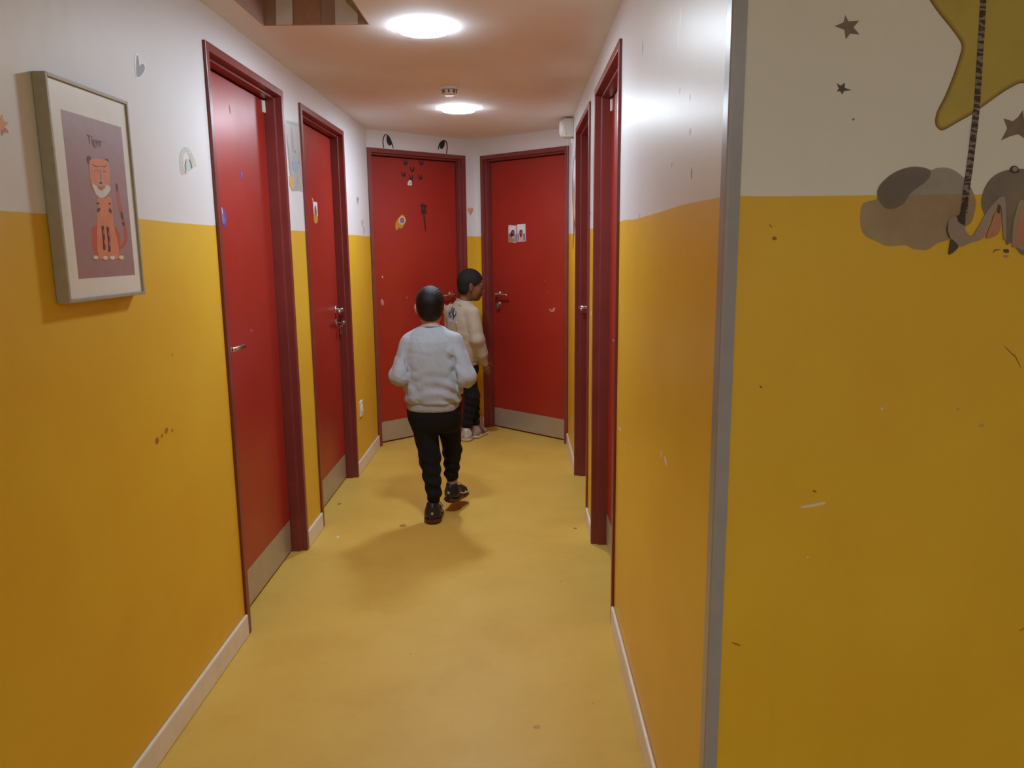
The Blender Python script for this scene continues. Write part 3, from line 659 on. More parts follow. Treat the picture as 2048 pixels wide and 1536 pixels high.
# translucent watercolour vinyl
def trans(name, c1, c2, alpha):
    m, nt, b = new_mat(name)
    col = ramp(nt, noise(nt, 9, 5, .6), [(.35, c1), (.65, c2)]); nt.links.new(col, b.inputs['Base Color'])
    b.inputs['Roughness'].default_value = .5; b.inputs['Alpha'].default_value = alpha; return m
K_cl = trans('cloud_vinyl', (.30, .25, .22), (.42, .38, .36), .58); K_cl2 = trans('cloud_shadow_vinyl', (.16, .13, .12), (.30, .25, .24), .5)
cloud = [(1728, 470), (1727, 440), (1734, 420), (1760, 412), (1762, 395), (1776, 375), (1800, 358), (1830, 349), (1856, 351), (1870, 356), (1885, 352), (1908, 354), (1930, 368), (1946, 388), (1956, 410), (1958, 430), (1950, 460), (1938, 470), (1925, 480), (1905, 495), (1880, 503), (1858, 516), (1830, 513), (1815, 506), (1780, 507), (1760, 498), (1738, 487)]
co = decal('cloud_sticker', 'grey brown watercolour cloud sticker across the white and yellow paint', 'sticker', 'F', [(K_cl, crom(cloud, 5))])
def inner(name, label, lay, parent, mt0=.0012):
    o = decal(name, None, None, 'F', lay, t0=mt0); o.location = o.location - parent.location; o.parent = parent
    if label: o['label'] = label
    return o
inner('cloud_shade', 'darker wash on the cloud', [(K_cl2, crom([(1762, 410), (1766, 385), (1800, 358), (1840, 350), (1868, 358), (1860, 378), (1830, 400), (1810, 425), (1780, 432)], 5))], co)
# big yellow star, layered from burnt edge to pale middle
stp = [(1864, -6), (1872, 14), (1892, 44), (1914, 72), (1930, 95), (1936, 110), (1932, 128), (1918, 168), (1900, 210), (1884, 240), (1880, 262), (1886, 274), (1897, 277), (1925, 262), (1955, 246), (1990, 222), (2030, 196), (2064, 186), (2110, 212), (2170, 245), (2190, 225), (2175, 160), (2180, 110), (2230, 60), (2240, 10), (2180, -30), (2100, -60), (2050, -130), (1990, -120), (1950, -60), (1880, -60), (1860, -36)]
cx_, cy_ = 2010, 70
def off(pts, d):
    n = len(pts); out = []
    for i in range(n):
        x0, y0 = pts[i-1]; x1, y1 = pts[(i+1) % n]; dx, dy = x1-x0, y1-y0; l = math.hypot(dx, dy) or 1
        out.append((pts[i][0]+dy/l*-d*-1, pts[i][1]-dx/l*-d*-1))
    return out
def area(p): return sum(p[i-1][0]*p[i][1]-p[i][0]*p[i-1][1] for i in range(len(p)))
sgn = 1 if abs(area(off(stp, 5))) < abs(area(stp)) else -1
smooth_st = crom(stp, 3)
c0, c1 = (.19, .085, .022), (.46, .36, .075)
lay = []
for k, (d, t) in enumerate([(0, 0), (1.4, .25), (2.8, .45), (4.4, .65), (6.2, .82), (8.2, 1)]):
    mt = simple('star_vinyl_%d' % k, tuple(c0[j]*(1-t)+c1[j]*t for j in range(3)), .55, var=.10, vs=14)
    lay.append((mt, off(smooth_st, sgn*d) if d else smooth_st))
st = decal('big_star_sticker', 'big yellow star sticker with burnt edges at top right', 'sticker', 'F', lay, step=.00015)
# rope
def rope_mat():
    m, nt, b = new_mat('striped_rope_print')
    w_ = nt.nodes.new('ShaderNodeTexWave'); w_.inputs['Scale'].default_value = 34; w_.inputs['Distortion'].default_value = 7; w_.inputs['Detail'].default_value = 3; w_.inputs['Detail Scale'].default_value = 3
    w_.bands_direction = 'DIAGONAL'
    mp = nt.nodes.new('ShaderNodeMapping'); mp.inputs['Scale'].default_value = (.5, 1, 1.4); mp.inputs['Rotation'].default_value = (0, .3, 0)
    nt.links.new(nt.nodes.new('ShaderNodeNewGeometry').outputs['Position'], mp.inputs[0]); nt.links.new(mp.outputs[0], w_.inputs[0])
    nt.links.new(ramp(nt, w_.outputs[0], [(.15, (.045, .026, .024)), (.5, (.11, .075, .07)), (.9, (.26, .21, .19))]), b.inputs['Base Color']); b.inputs['Roughness'].default_value = .6
    return m
M_rope = rope_mat(); K_rd = S('rope_tuft', (.045, .025, .02), .6)
decal('rope_sticker', 'dark twisted rope sticker hanging down from the yellow star', 'sticker', 'F',
      [(M_rope, stroke([(1983, -30), (1981, 0), (1977, 60), (1972, 120), (1968, 170), (1962, 240), (1954, 300), (1947, 350), (1939, 400), (1933, 445)], 12, taper=False)), (K_rd, crom([(1938, 410), (1942, 418), (1936, 440), (1934, 468), (1922, 464), (1917, 452), (1926, 445), (1930, 425)], 3))], t0=.0022)
# grey animal sticker holding the rope (partly out of the picture)
K_an = trans('animal_vinyl', (.17, .13, .11), (.27, .22, .19), .85); K_ear = trans('animal_edge_vinyl', (.33, .25, .21), (.40, .31, .26), .95); K_ep = trans('animal_ear_pink', (.48, .19, .13), (.55, .26, .18), .95); K_ad = trans('animal_dark', (.07, .045, .04), (.10, .07, .06), .95)
ab = decal('animal_sticker', 'grey long eared animal sticker clinging to the rope at the right edge', 'sticker', 'F', [(K_an, crom([(1972, 440), (1969, 420), (1976, 395), (1990, 375), (2010, 363), (2035, 358), (2065, 360), (2090, 380), (2100, 420), (2098, 470), (2085, 510), (2050, 530), (2030, 505), (2016, 505), (2016, 440), (1995, 430), (1980, 450)], 4))], t0=.0010)
inner('button', 'small dark knob on top of the head', [(K_ad, crom([(2026, 362), (2030, 353), (2037, 351), (2043, 355), (2045, 364), (2036, 366)], 4)), (K_ear, ell(2036.5, 358, 5, 4.5))], ab, .0020)
inner('arm', 'curled arm gripping the rope', [(K_ear, crom([(2000, 418), (2012, 412), (2016, 425), (2016, 490), (2011, 495), (2008, 440), (2002, 430), (1985, 462), (1970, 494), (1945, 503), (1925, 510), (1908, 498), (1900, 480), (1900, 462), (1908, 450), (1917, 450), (1922, 462), (1934, 470), (1936, 480), (1948, 490), (1962, 470), (1980, 440)], 4)), (K_ad, crom([(1906, 496), (1913, 500), (1920, 512), (1902, 526), (1903, 510)], 3)), (K_ad, stroke([(1901, 462), (1899, 478), (1904, 494)], 1.6))], ab, .0026)
inner('ear', 'pink lined ear', [(K_ep, crom([(2001, 430), (2006, 450), (2004, 478), (1995, 490), (1976, 494), (1986, 468), (1996, 440)], 4)), (K_ad, crom([(2001, 428), (2005, 434), (2003, 446), (1998, 442)], 3))], ab, .0030)
inner('ear', 'pink lined ear at the picture edge', [(K_ear, crom([(2028, 510), (2030, 470), (2040, 432), (2046, 420), (2056, 430), (2062, 500), (2050, 520), (2036, 514)], 4)), (K_ep, crom([(2034, 500), (2040, 462), (2047, 436), (2056, 460), (2056, 505), (2044, 512)], 4))], ab, .0030)
decal('squiggle_sticker', 'tiny dark squiggle sticker below the animal sticker', 'sticker', 'F', [(K_tdark, stroke([(1991, 524), (1996, 519), (2006, 518)], 2.2)), (K_tdark, ell(2017, 521, 6, 4, 12, .2)), (K_pink, ell(2016, 532, 5, 2.6, 12))])
#PEOPLE#
# ------------------------------------------------------------------ people: one continuous body each, clothes as children
class Vol:
    """signed distance volume with smooth unions, meshed by surface nets"""
    def __init__(s, lo, hi, h):
        s.lo = np.array(lo, float); s.h = h
        s.n = np.ceil((np.array(hi)-s.lo)/h).astype(int)+1
        s.S = np.full(s.n, .3, np.float32)
    def sub(s, lo, hi):
        a = np.clip(np.floor((np.array(lo)-s.lo)/s.h).astype(int), 0, s.n); b = np.clip(np.ceil((np.array(hi)-s.lo)/s.h).astype(int)+1, 0, s.n)
        sl = tuple(slice(i, j) for i, j in zip(a, b))
        ax = [s.lo[i]+np.arange(a[i], b[i])*s.h for i in range(3)]
        return sl, ax[0][:, None, None], ax[1][None, :, None], ax[2][None, None, :]
    def put(s, sl, d, k, op):
        A = s.S[sl]; d = d.astype(np.float32)
        if op == 'u':
            if k > 0:
                hh = np.maximum(k-np.abs(A-d), 0)/k; s.S[sl] = np.minimum(A, d)-hh*hh*k*.25
            else: s.S[sl] = np.minimum(A, d)
        elif op == 's':
            B = -d; hh = np.maximum(k-np.abs(A-B), 0)/max(k, 1e-6); s.S[sl] = np.maximum(A, B)+hh*hh*k*.25
    def cone(s, p0, p1, r0, r1, k=.02, op='u', pad=.02, flat=None):
        p0 = np.array(p0, float); p1 = np.array(p1, float); R = max(r0, r1)+pad+k
        sl, x, y, z = s.sub(np.minimum(p0, p1)-R, np.maximum(p0, p1)+R)
        v = p1-p0; L2 = max(v@v, 1e-9)
        t = np.clip(((x-p0[0])*v[0]+(y-p0[1])*v[1]+(z-p0[2])*v[2])/L2, 0, 1)
        dx, dy, dz = x-p0[0]-t*v[0], y-p0[1]-t*v[1], z-p0[2]-t*v[2]
        if flat is not None:
            n, f = np.array(flat[0], float), flat[1]; n /= np.linalg.norm(n)
            dn = dx*n[0]+dy*n[1]+dz*n[2]; q = np.sqrt(np.maximum(dx*dx+dy*dy+dz*dz-dn*dn, 0)+(dn/f)**2)
            r = r0+t*(r1-r0); d = (q-r)*f
        else: d = np.sqrt(dx*dx+dy*dy+dz*dz)-(r0+t*(r1-r0))
        s.put(sl, d, k, op)
    def ell(s, c, r, k=.02, op='u', R=None, pad=.02):
        c = np.array(c, float); r = np.array(r, float); P = r.max()+pad+k
        sl, x, y, z = s.sub(c-P, c+P); x, y, z = x-c[0], y-c[1], z-c[2]
        if R is not None:
            Q = np.array(R).T; x, y, z = (Q[0, 0]*x+Q[0, 1]*y+Q[0, 2]*z, Q[1, 0]*x+Q[1, 1]*y+Q[1, 2]*z, Q[2, 0]*x+Q[2, 1]*y+Q[2, 2]*z)
        k0 = np.sqrt((x/r[0])**2+(y/r[1])**2+(z/r[2])**2); k1 = np.sqrt((x/r[0]**2)**2+(y/r[1]**2)**2+(z/r[2]**2)**2)+1e-9
        s.put(sl, k0*(k0-1)/k1, k, op)
    def loft(s, prof, ang=0, k=.02, op='u', rnd=.01, pw=2.3):
        """stack of rounded sections: (z, cx, cy, half width, half depth)"""
        P = np.array(sorted(prof)); R = P[:, 3:].max()+.03
        sl, x, y, z = s.sub((P[:, 1].min()-R, P[:, 2].min()-R, P[0, 0]-.03), (P[:, 1].max()+R, P[:, 2].max()+R, P[-1, 0]+.03))
        g = lambda i: np.interp(z, P[:, 0], P[:, i])
        ca, sa = math.cos(ang), math.sin(ang); dx, dy = x-g(1), y-g(2); u = ca*dx+sa*dy; v = -sa*dx+ca*dy
        a, b = g(3), g(4)
        q = (np.abs(u/a)**pw+np.abs(v/b)**pw)**(1/pw)
        d = (q-1)*np.minimum(a, b)*(.55+.45*np.abs(v/b)/np.maximum(q, 1e-3))
        e = np.maximum(P[0, 0]-z, z-P[-1, 0])+rnd
        d2 = np.maximum(d+rnd, e); d = np.where((d+rnd > 0) & (e > 0), np.sqrt(np.maximum(d+rnd, 0)**2+np.maximum(e, 0)**2), d2)-rnd
        s.put(sl, d, k, op)
    def fold(s, fn):
        sl, x, y, z = s.sub(s.lo, s.lo+s.n*s.h); m = np.abs(s.S) < .04
        d = fn(x, y, z).astype(np.float32); s.S[m] += np.broadcast_to(d, s.S.shape)[m]
    def mesh(s, name, smooth_it=0):
        S = s.S; n = np.array(S.shape)
        ins = S < 0
        c = [(i, j, k) for i in (0, 1) for j in (0, 1) for k in (0, 1)]
        cs = [ins[i:n[0]-1+i, j:n[1]-1+j, k:n[2]-1+k] for i, j, k in c]
        cnt = sum(a.astype(np.int8) for a in cs); act = (cnt > 0) & (cnt < 8)
        idx = np.argwhere(act); N = len(idx)
        V = np.stack([S[idx[:, 0]+i, idx[:, 1]+j, idx[:, 2]+k] for i, j, k in c], 1)
        acc = np.zeros((N, 3)); num = np.zeros(N); ca = np.array(c, float)
        for a in range(8):
            for b in range(a+1, 8):
                if abs(ca[a]-ca[b]).sum() != 1: continue
                va, vb = V[:, a], V[:, b]; m = (va < 0) != (vb < 0)
                t = np.where(m, va/np.where(m, va-vb, 1), 0)
                acc[m] += ca[a]+t[m, None]*(ca[b]-ca[a]); num[m] += 1
        P = s.lo+(idx+acc/num[:, None])*s.h
        ids = np.full(n-1, -1, np.int32); ids[act] = np.arange(N)
        F_ = []
        for ax in range(3):
            u, v = (ax+1) % 3, (ax+2) % 3
            A = np.take(ins, range(0, n[ax]-1), ax); B = np.take(ins, range(1, n[ax]), ax)
            e = np.argwhere(A != B); e = e[(e[:, u] > 0) & (e[:, v] > 0) & (e[:, u] < n[u]-1) & (e[:, v] < n[v]-1)]
            fl = A[e[:, 0], e[:, 1], e[:, 2]]
            def g(du, dv):
                q = e.copy(); q[:, u] -= du; q[:, v] -= dv; return ids[q[:, 0], q[:, 1], q[:, 2]]
            quad = np.stack([g(1, 1), g(0, 1), g(0, 0), g(1, 0)], 1)
            quad[~fl] = quad[~fl][:, ::-1]; F_.append(quad)
        Fq = np.concatenate(F_); Fq = Fq[(Fq >= 0).all(1)]
        # light Laplacian smoothing
        for _ in range(smooth_it):
            nb = np.zeros_like(P); ct = np.zeros(len(P))
            for a in range(4):
                b = (a+1) % 4
                np.add.at(nb, Fq[:, a], P[Fq[:, b]]); np.add.at(nb, Fq[:, b], P[Fq[:, a]])
                np.add.at(ct, Fq[:, a], 1); np.add.at(ct, Fq[:, b], 1)
            P = P*.5+.5*nb/np.maximum(ct, 1)[:, None]
        me = bpy.data.meshes.new(name)
        me.vertices.add(len(P)); me.vertices.foreach_set('co', P.astype(np.float32).ravel())
        me.loops.add(len(Fq)*4); me.loops.foreach_set('vertex_index', Fq.astype(np.int32).ravel())
        me.polygons.add(len(Fq)); me.polygons.foreach_set('loop_start', np.arange(0, len(Fq)*4, 4, dtype=np.int32))
        me.polygons.foreach_set('loop_total', np.full(len(Fq), 4, np.int32))
        me.update(calc_edges=True); me.validate()
        return me
def child(name, me, mats, parent, org, smooth=True):
    me.transform(Matrix.Translation(-Vector(org)))
    return obj(name, me, mats, parent, smooth=smooth)

def cloth_mat(name, col, rough=.85, fold_scale=22, fs=.35, extra=None, sheen=.15):
    m, nt, b = new_mat(name)
    base = ramp(nt, noise(nt, 16, 4), [(.3, tuple(c*.94 for c in col)), (.7, col)])
    if extra: base = blobs(nt, base, extra)
    nt.links.new(base, b.inputs['Base Color']); b.inputs['Roughness'].default_value = rough; b.inputs['Specular IOR Level'].default_value = .2
    b.inputs['Sheen Weight'].default_value = sheen
    h = math_(nt, 'ADD', math_(nt, 'MULTIPLY', noise(nt, fold_scale, 3, .5, stretch=(1.0, 1.0, .45)), 1), math_(nt, 'MULTIPLY', noise(nt, 500, 2), .05))
    bump(nt, b, h, fs, .012); return m
def skin_mat(name, c, extra=None):
    m, nt, b = new_mat(name)
    base = ramp(nt, noise(nt, 30, 3), [(.3, tuple(x*.92 for x in c)), (.7, c)])
    if extra: base = blobs(nt, base, extra)
    nt.links.new(base, b.inputs['Base Color']); b.inputs['Roughness'].default_value = .5
    b.inputs['Subsurface Weight'].default_value = .08; b.inputs['Subsurface Radius'].default_value = (.8, .3, .2); b.inputs['Subsurface Scale'].default_value = .01
    return m
def hair_mat(name, c, rough=.45, sc=260):
    m, nt, b = new_mat(name)
    nt.links.new(ramp(nt, noise(nt, sc, 3), [(.3, tuple(x*.6 for x in c)), (.7, c)]), b.inputs['Base Color'])
    b.inputs['Roughness'].default_value = rough; b.inputs['Specular IOR Level'].default_value = .32
    bump(nt, b, noise(nt, sc, 4, .7), .55, .004); return m

def head_sdf(v, C, R, sc=1.0):
    """C = head centre, R columns = right, forward, up"""
    C = np.array(C, float); R = np.array(R, float)
    T = lambda x, y, z: C+R@(np.array((x, y, z), float)*sc)
    E = lambda c, r, k=.02, op='u', Q=None: v.ell(T(*c), np.array(r)*sc, k*sc, op, R=R if Q is None else R@Q)
    E((0, -.012, .030), (.068, .086, .074)); E((0, .020, -.030), (.053, .060, .066), .03)
    E((0, .057, -.080), (.020, .018, .017), .025); E((0, .035, -.062), (.042, .040, .032), .03)
    for s in (-1, 1):
        E((s*.033, .050, -.028), (.024, .024, .026), .02); E((s*.027, .0725, .019), (.018, .0095, .006), .014)
        E((s*.028, .0860, .001), (.014, .010, .009), .010, 's')
        E((s*.028, .0700, .001), (.0125, .0115, .0105), .003)
        v.cone(T(s*.0385, .0815-.004, .0065), T(s*.018, .0815, .0065), .0028*sc, .0030*sc, .003*sc)
        v.cone(T(s*.0385, .0790-.004, -.0055), T(s*.018, .0810, -.0065), .0024*sc, .0026*sc, .003*sc)
        E((s*.0095, .0905, -.031), (.0068, .0080, .0058), .005)
        # ear: rim, bowl, lobe
        a = .35*s; Q = np.array([[math.cos(a), -math.sin(a), 0], [math.sin(a), math.cos(a), 0], [0, 0, 1]])
        E((s*.0735, -.010, -.004), (.0075, .0165, .0250), .006, Q=Q); E((s*.0725, -.006, -.026), (.0065, .010, .010), .005)
        E((s*.0805, -.006, -.004), (.0055, .0090, .0145), .003, 's', Q=Q)
    v.cone(T(0, .0800, .004), T(0, .0960, -.026), .0065*sc, .0092*sc, .010*sc)
    E((0, .0845, -.0490), (.0200, .0075, .0052), .004); E((0, .0825, -.0590), (.0175, .0080, .0062), .004)
    v.cone(T(-.021, .0810, -.0542), T(.021, .0810, -.0542), .0012*sc, .0012*sc, .002*sc, 's')
def hair_sdf(v, C, R, sc=1.0, thick=.010, front=.058, nape=-.066, side=-.012, top=0, fade=0):
    C = np.array(C, float); R = np.array(R, float)
    T = lambda x, y, z: C+R@(np.array((x, y, z), float)*sc)
    v.ell(T(0, -.012, .030), np.array((.068+thick*.8, .086+thick, .074+thick+top))*sc, .0, R=R)
    v.ell(T(0, -.016, -.022), np.array((.060+thick*.4, .074+thick*.55, .060))*sc, .015, R=R)
    sl, x, y, z = v.sub(v.lo, v.lo+v.n*v.h)
    x, y, z = x-C[0], y-C[1], z-C[2]
    fy = (R[0, 1]*x+R[1, 1]*y+R[2, 1]*z)/sc; uz = (R[0, 2]*x+R[1, 2]*y+R[2, 2]*z)/sc; rx = (R[0, 0]*x+R[1, 0]*y+R[2, 0]*z)/sc
    hl = np.interp(fy, [-.1, -.045, -.028, -.020, .012, .020, .034, .046, .062, .085], [nape, nape+.004, nape+.022, side+.008, side+.012, side-.010+.016*fade, side-.004+.024*fade, .030, front-.008, front])
    jag = .0022*np.sin(rx*420)+.0016*np.sin(rx*230+fy*310)
    d = (hl+jag-uz)*sc*.8
    A = v.S; k = .006; hh = np.maximum(k-np.abs(A-d), 0)/k; v.S = (np.maximum(A, d)+hh*hh*k*.25).astype(np.float32)

def hand_sdf(v, W, D, N, Sd, sc=1.0, curl=.5):
    """W wrist, D hand direction, N palm normal (fingers curl towards it), Sd thumb side"""
    W = np.array(W, float); D = np.array(D, float); D /= np.linalg.norm(D); N = np.array(N, float); N -= D*(N@D); N /= np.linalg.norm(N)
    S_ = np.cross(D, N); S_ *= np.sign(S_@np.array(Sd, float)) or 1
    L = .062*sc
    v.cone(W-D*.02, W+D*.012, .0165*sc, .0165*sc, .01)
    for t in (-1, -.33, .33, 1):
        v.cone(W+D*.008+S_*t*.010*sc, W+D*L+S_*t*.0195*sc-N*.001, .0105*sc, .0095*sc, .008, pad=.01)
    ln = {1: .050, .33: .056, -.33: .052, -1: .041}
    for t in (-1, -.33, .33, 1):
        p = W+D*L+S_*t*.0205*sc; a = curl*(1.0-.12*t); fl = ln[t]*sc
        r = .0074*sc*(1 if t > -1 else .88)
        for i, f in enumerate((.44, .32, .24)):
            a2 = a*(.5+.55*i); d = D*math.cos(a2)+N*math.sin(a2)+S_*t*.06; d /= np.linalg.norm(d)
            q = p+d*fl*f; v.cone(p, q, r, r*.93, .0022, pad=.008); p = q; r *= .93
    p = W+D*.014*sc+S_*.018*sc+N*.004
    for f, rr, a in ((.030, .0105, .75), (.024, .0085, .55), (.018, .0072, .40)):
        d = D*math.cos(a)+S_*math.sin(a)+N*.35; d /= np.linalg.norm(d); q = p+d*f*sc; v.cone(p, q, rr*sc, rr*.88*sc, .005, pad=.01); p = q

def shoe(person, org, heel, ang, pitch, mats, sc=1.0, lace=True, label=None, tabcol=None, stripe=None):
    """heel = floor point below the heel end; ang = direction of the toe (0 = +Y), pitch lifts the heel"""
    up_m, sole_m, lace_m = mats; L = .205*sc
    M = Matrix.Translation(Vector(heel)) @ Matrix.Rotation(-ang, 4, 'Z') @ Matrix.Rotation(-pitch, 4, 'X')
    h = .0028
    v = Vol((-.065*sc, -.03, -.01), (.065*sc, L+.03, .125*sc), h)
    s = sc
    v.ell((0, .048*s, .038*s), (.036*s, .044*s, .040*s), .02); v.ell((0, .145*s, .030*s), (.041*s, .060*s, .028*s), .03)
    v.cone((0, .050*s, .05*s), (0, .150*s, .030*s), .032*s, .026*s, .02)
    v.cone((0, .040*s, .055*s), (0, .038*s, .088*s), .034*s, .030*s, .02)
    v.cone((0, .040*s, .075*s), (0, .040*s, .12*s), .0235*s, .0245*s, .006, 's')
    v.cone((0, .004*s, .03*s), (0, .006*s, .080*s), .014*s, .011*s, .012)
    sl, x, y, z = v.sub(v.lo, v.lo+v.n*v.h); v.S = np.maximum(v.S, (.016*s-z)+0*x+0*y).astype(np.float32)
    me = v.mesh('shoe', 1); me.transform(M); sh = child('shoe', me, up_m, person, org)
    if label: sh['label'] = label
    def sub(nm, vv, mt, sm=1, lab=None):
        m2 = vv.mesh(nm, sm) if isinstance(vv, Vol) else vv
        m2.transform(M); o = child(nm, m2, mt, sh, org)
        if lab: o['label'] = lab
        return o
    v = Vol((-.07*sc, -.035, -.012), (.07*sc, L+.035, .06*sc), h)
    v.ell((0, .045*s, .018*s), (.039*s, .052*s, .020*s), .02); v.ell((0, .148*s, .014*s), (.046*s, .064*s, .016*s), .03); v.cone((0, .05*s, .013*s), (0, .15*s, .011*s), .034*s, .036*s, .02, flat=((0, 0, 1), .5))
    sl, x, y, z = v.sub(v.lo, v.lo+v.n*v.h); v.S = np.maximum(v.S, np.maximum(-z, z-.026*s+.006*np.sin(y*42))+0*x).astype(np.float32)
    so_ = sub('sole', v, sole_m)
    # low zig of tread grooves comes from the relief; laces and tongue as pieces
    bm = bmesh.new()
    for i in range(4):
        y = (.075+.020*i)*s; z = (.083-.0125*i)*s
        tube(bm, [(-.020*s, y, z-.010*s), (-.010*s, y+.004, z-.001), (0, y+.007, z+.0012), (.010*s, y+.010, z-.001), (.020*s, y+.014, z-.010*s)], .0022, 6)
    tube(bm, [(.006*s, .078*s, .086*s), (.022*s, .085*s, .092*s), (.040*s, .082*s, .080*s), (.050*s, .078*s, .062*s)], .0018, 6)
    tube(bm, [(-.004*s, .078*s, .086*s), (-.018*s, .083*s, .090*s), (-.026*s, .082*s, .080*s)], .0018, 6)
    m2 = bpy.data.meshes.new('lace'); bm.to_mesh(m2); bm.free(); sub('lace', m2, lace_m)
    if tabcol:
        bm = bmesh.new(); box(bm, -.0055*s, .0055*s, -.0105*s, -.0060*s, .052*s, .064*s); m2 = bpy.data.meshes.new('tab'); bm.to_mesh(m2); bm.free(); sub('heel_tab', m2, tabcol)
    if stripe:
        bm = bmesh.new()
        tube(bm, [(.034*s, .060*s, .048*s), (.042*s, .095*s, .034*s), (.0435*s, .130*s, .030*s)], .0034*s, 6); tube(bm, [(.040*s, .125*s, .036*s), (.0440*s, .150*s, .024*s), (.040*s, .172*s, .026*s)], .0034*s, 6)
        m2 = bpy.data.meshes.new('stripe'); bm.to_mesh(m2); bm.free(); sub('side_stripe', m2, stripe)
        bm = bmesh.new(); tube(bm, [(-.034*s, .050*s, .046*s), (-.040*s, .085*s, .034*s), (-.0425*s, .130*s, .028*s)], .0030*s, 6)
        m2 = bpy.data.meshes.new('stripe'); bm.to_mesh(m2); bm.free(); sub('side_stripe', m2, stripe)
    return sh
def sock(person, org, p0, p1, r, mt, label=None):
    v = Vol(np.minimum(p0, p1)-.06, np.maximum(p0, p1)+.06, .003)
    v.cone(p0, p1, r, r*1.04, .005); v.fold(lambda x, y, z: .0012*np.sin(z*700)+0*x+0*y)
    o = child('sock', v.mesh('sock', 1), mt, person, org)
    if label: o['label'] = label

def clipz(v, zmin=None, zmax=None):
    sl, x, y, z = v.sub(v.lo, v.lo+v.n*v.h)
    if zmin is not None: v.S = np.maximum(v.S, (zmin-z)+0*x+0*y).astype(np.float32)
    if zmax is not None: v.S = np.maximum(v.S, (z-zmax)+0*x+0*y).astype(np.float32)

H = .0042
# ---------------- boy in the grey sweatshirt, walking away
O1 = (-.44, 3.90, 0)
b1 = empty('person', O1); tag(b1, 'child in a light grey sweatshirt and black trousers walking away down the corridor', 'person', 'children in the corridor')
R1 = np.array(Euler((math.radians(-5), math.radians(1.5), math.radians(3))).to_matrix())
HC1 = np.array((-.449, 3.915, 1.112))
SH = {'l': (-.549, 3.895, .930), 'r': (-.341, 3.895, .932)}
EL = {'l': (-.607, 3.850, .772), 'r': (-.270, 3.850, .765)}
WR = {'l': (-.510, 4.010, .765), 'r': (-.372, 4.015, .705)}
HIP = {'l': (-.506, 3.905, .575), 'r': (-.374, 3.910, .575)}
KN = {'l': (-.470, 3.890, .335), 'r': (-.361, 3.985, .345)}
AN = {'l': (-.449, 3.842, .085), 'r': (-.370, 4.020, .140)}
def limbs(v, rs, k=.02):
    for s in 'lr':
        v.cone(SH_[s], EL_[s], rs[0], rs[1], k); v.cone(EL_[s], WR_[s], rs[1], rs[2], k)
def body(name, C, R, sc, torso, ang, neck, skin, org, lo, hi, hands):
    v = Vol(lo, hi, H)
    v.loft(torso, ang, 0.02)
    v.cone(neck[0], neck[1], .046, .040, .03); v.cone(neck[1], neck[2], .038, .036, .025)
    for s in 'lr':
        v.cone(SH_[s], EL_[s], .036, .028, .03); v.cone(EL_[s], WR_[s], .028, .0185, .01)
        v.cone(HP_[s], KN_[s], .044, .036, .03); v.cone(KN_[s], AN_[s], .040, .025, .01)
        v.ell(np.array(AN_[s])+FT_[s], (.024, .024, .020), .02); v.cone(AN_[s], np.array(AN_[s])+FT_[s]*1.2, .022, .014, .01)
    head_sdf(v, C, R, sc)
    for h_ in hands: hand_sdf(v, *h_)
    return child('body', v.mesh('body', 1), skin, org[0], org[1])
SH_, EL_, WR_, HP_, KN_, AN_ = SH, EL, WR, HIP, KN, AN
FT_ = {'l': np.array((0, .06, -.035)), 'r': np.array((.010, .034, -.038))}
SK1 = skin_mat('child_skin_light', (.56, .30, .20)); SK2 = skin_mat('child_skin_brown', (.165, .062, .030))
T1 = [(.50, -.445, 3.905, .10, .07), (.60, -.445, 3.905, .105, .075), (.72, -.445, 3.905, .100, .072), (.85, -.445, 3.90, .115, .075), (.95, -.445, 3.895, .105, .060), (.985, -.445, 3.893, .06, .045)]
body('body', HC1, R1, .965, T1, 0, ((-.445, 3.892, .95), (-.446, 3.893, 1.01), (-.447, 3.900, 1.07)), SK1, (b1, O1), (-.72, 3.74, -.02), (-.16, 4.20, 1.25),
     [(WR['l'], (.75, .42, -.1), (.1, -1, -.1), (0, 0, 1), .86, 1.0), (WR['r'], (-.75, .42, .12), (-.1, -1, -.1), (0, 0, 1), .86, 1.0)])
# hair
v = Vol((-.56, 3.78, 1.02), (-.34, 4.04, 1.25), .0030)
hair_sdf(v, HC1, R1, .965, .0095, .050, -.080, -.006)
v.fold(lambda x, y, z: 0.0006*np.sin(np.arctan2(z-1.16+0*x, x+.449)*26+40*np.hypot(x+.449, z-1.15+0*y)))
child('hair', v.mesh('hair', 1), hair_mat('black_hair', (.006, .005, .006), .42), b1, O1)['label'] = 'short black hair'
# sweatshirt
def folds(amp, seeds, kz=34, kx=26):
    rnd = random.Random(seeds); cs = [(rnd.uniform(-1, 1)*kx, rnd.uniform(-1, 1)*kx, rnd.uniform(-1, 1)*kz, rnd.uniform(0, 6.28), rnd.uniform(.5, 1)) for _ in range(6)]
    def fn(x, y, z):
        w_ = .9*np.sin(x*19+z*13+1.3)+.8*np.sin(y*17-z*15+.4)
        t = 0
        for a, b, c, p, q in cs:
            u = np.sin(a*x+b*y+c*z+p+w_); t = t+q*(1-2*np.abs(u)**.8)
        return amp*t/3
    return fn
v = Vol((-.74, 3.72, .54), (-.14, 4.16, 1.05), .0040)
TS = [(.622, -.447, 3.905, .132, .092), (.634, -.447, 3.907, .141, .102), (.66, -.447, 3.907, .146, .107), (.70, -.447, 3.905, .141, .102), (.80, -.446, 3.90, .139, .098), (.90, -.445, 3.895, .137, .092), (.945, -.445, 3.893, .130, .082), (.972, -.445, 3.892, .120, .070), (.992, -.445, 3.892, .097, .060), (1.010, -.446, 3.893, .070, .052), (1.022, -.446, 3.894, .052, .048)]
v.loft(TS, 0, 0, rnd=.012)
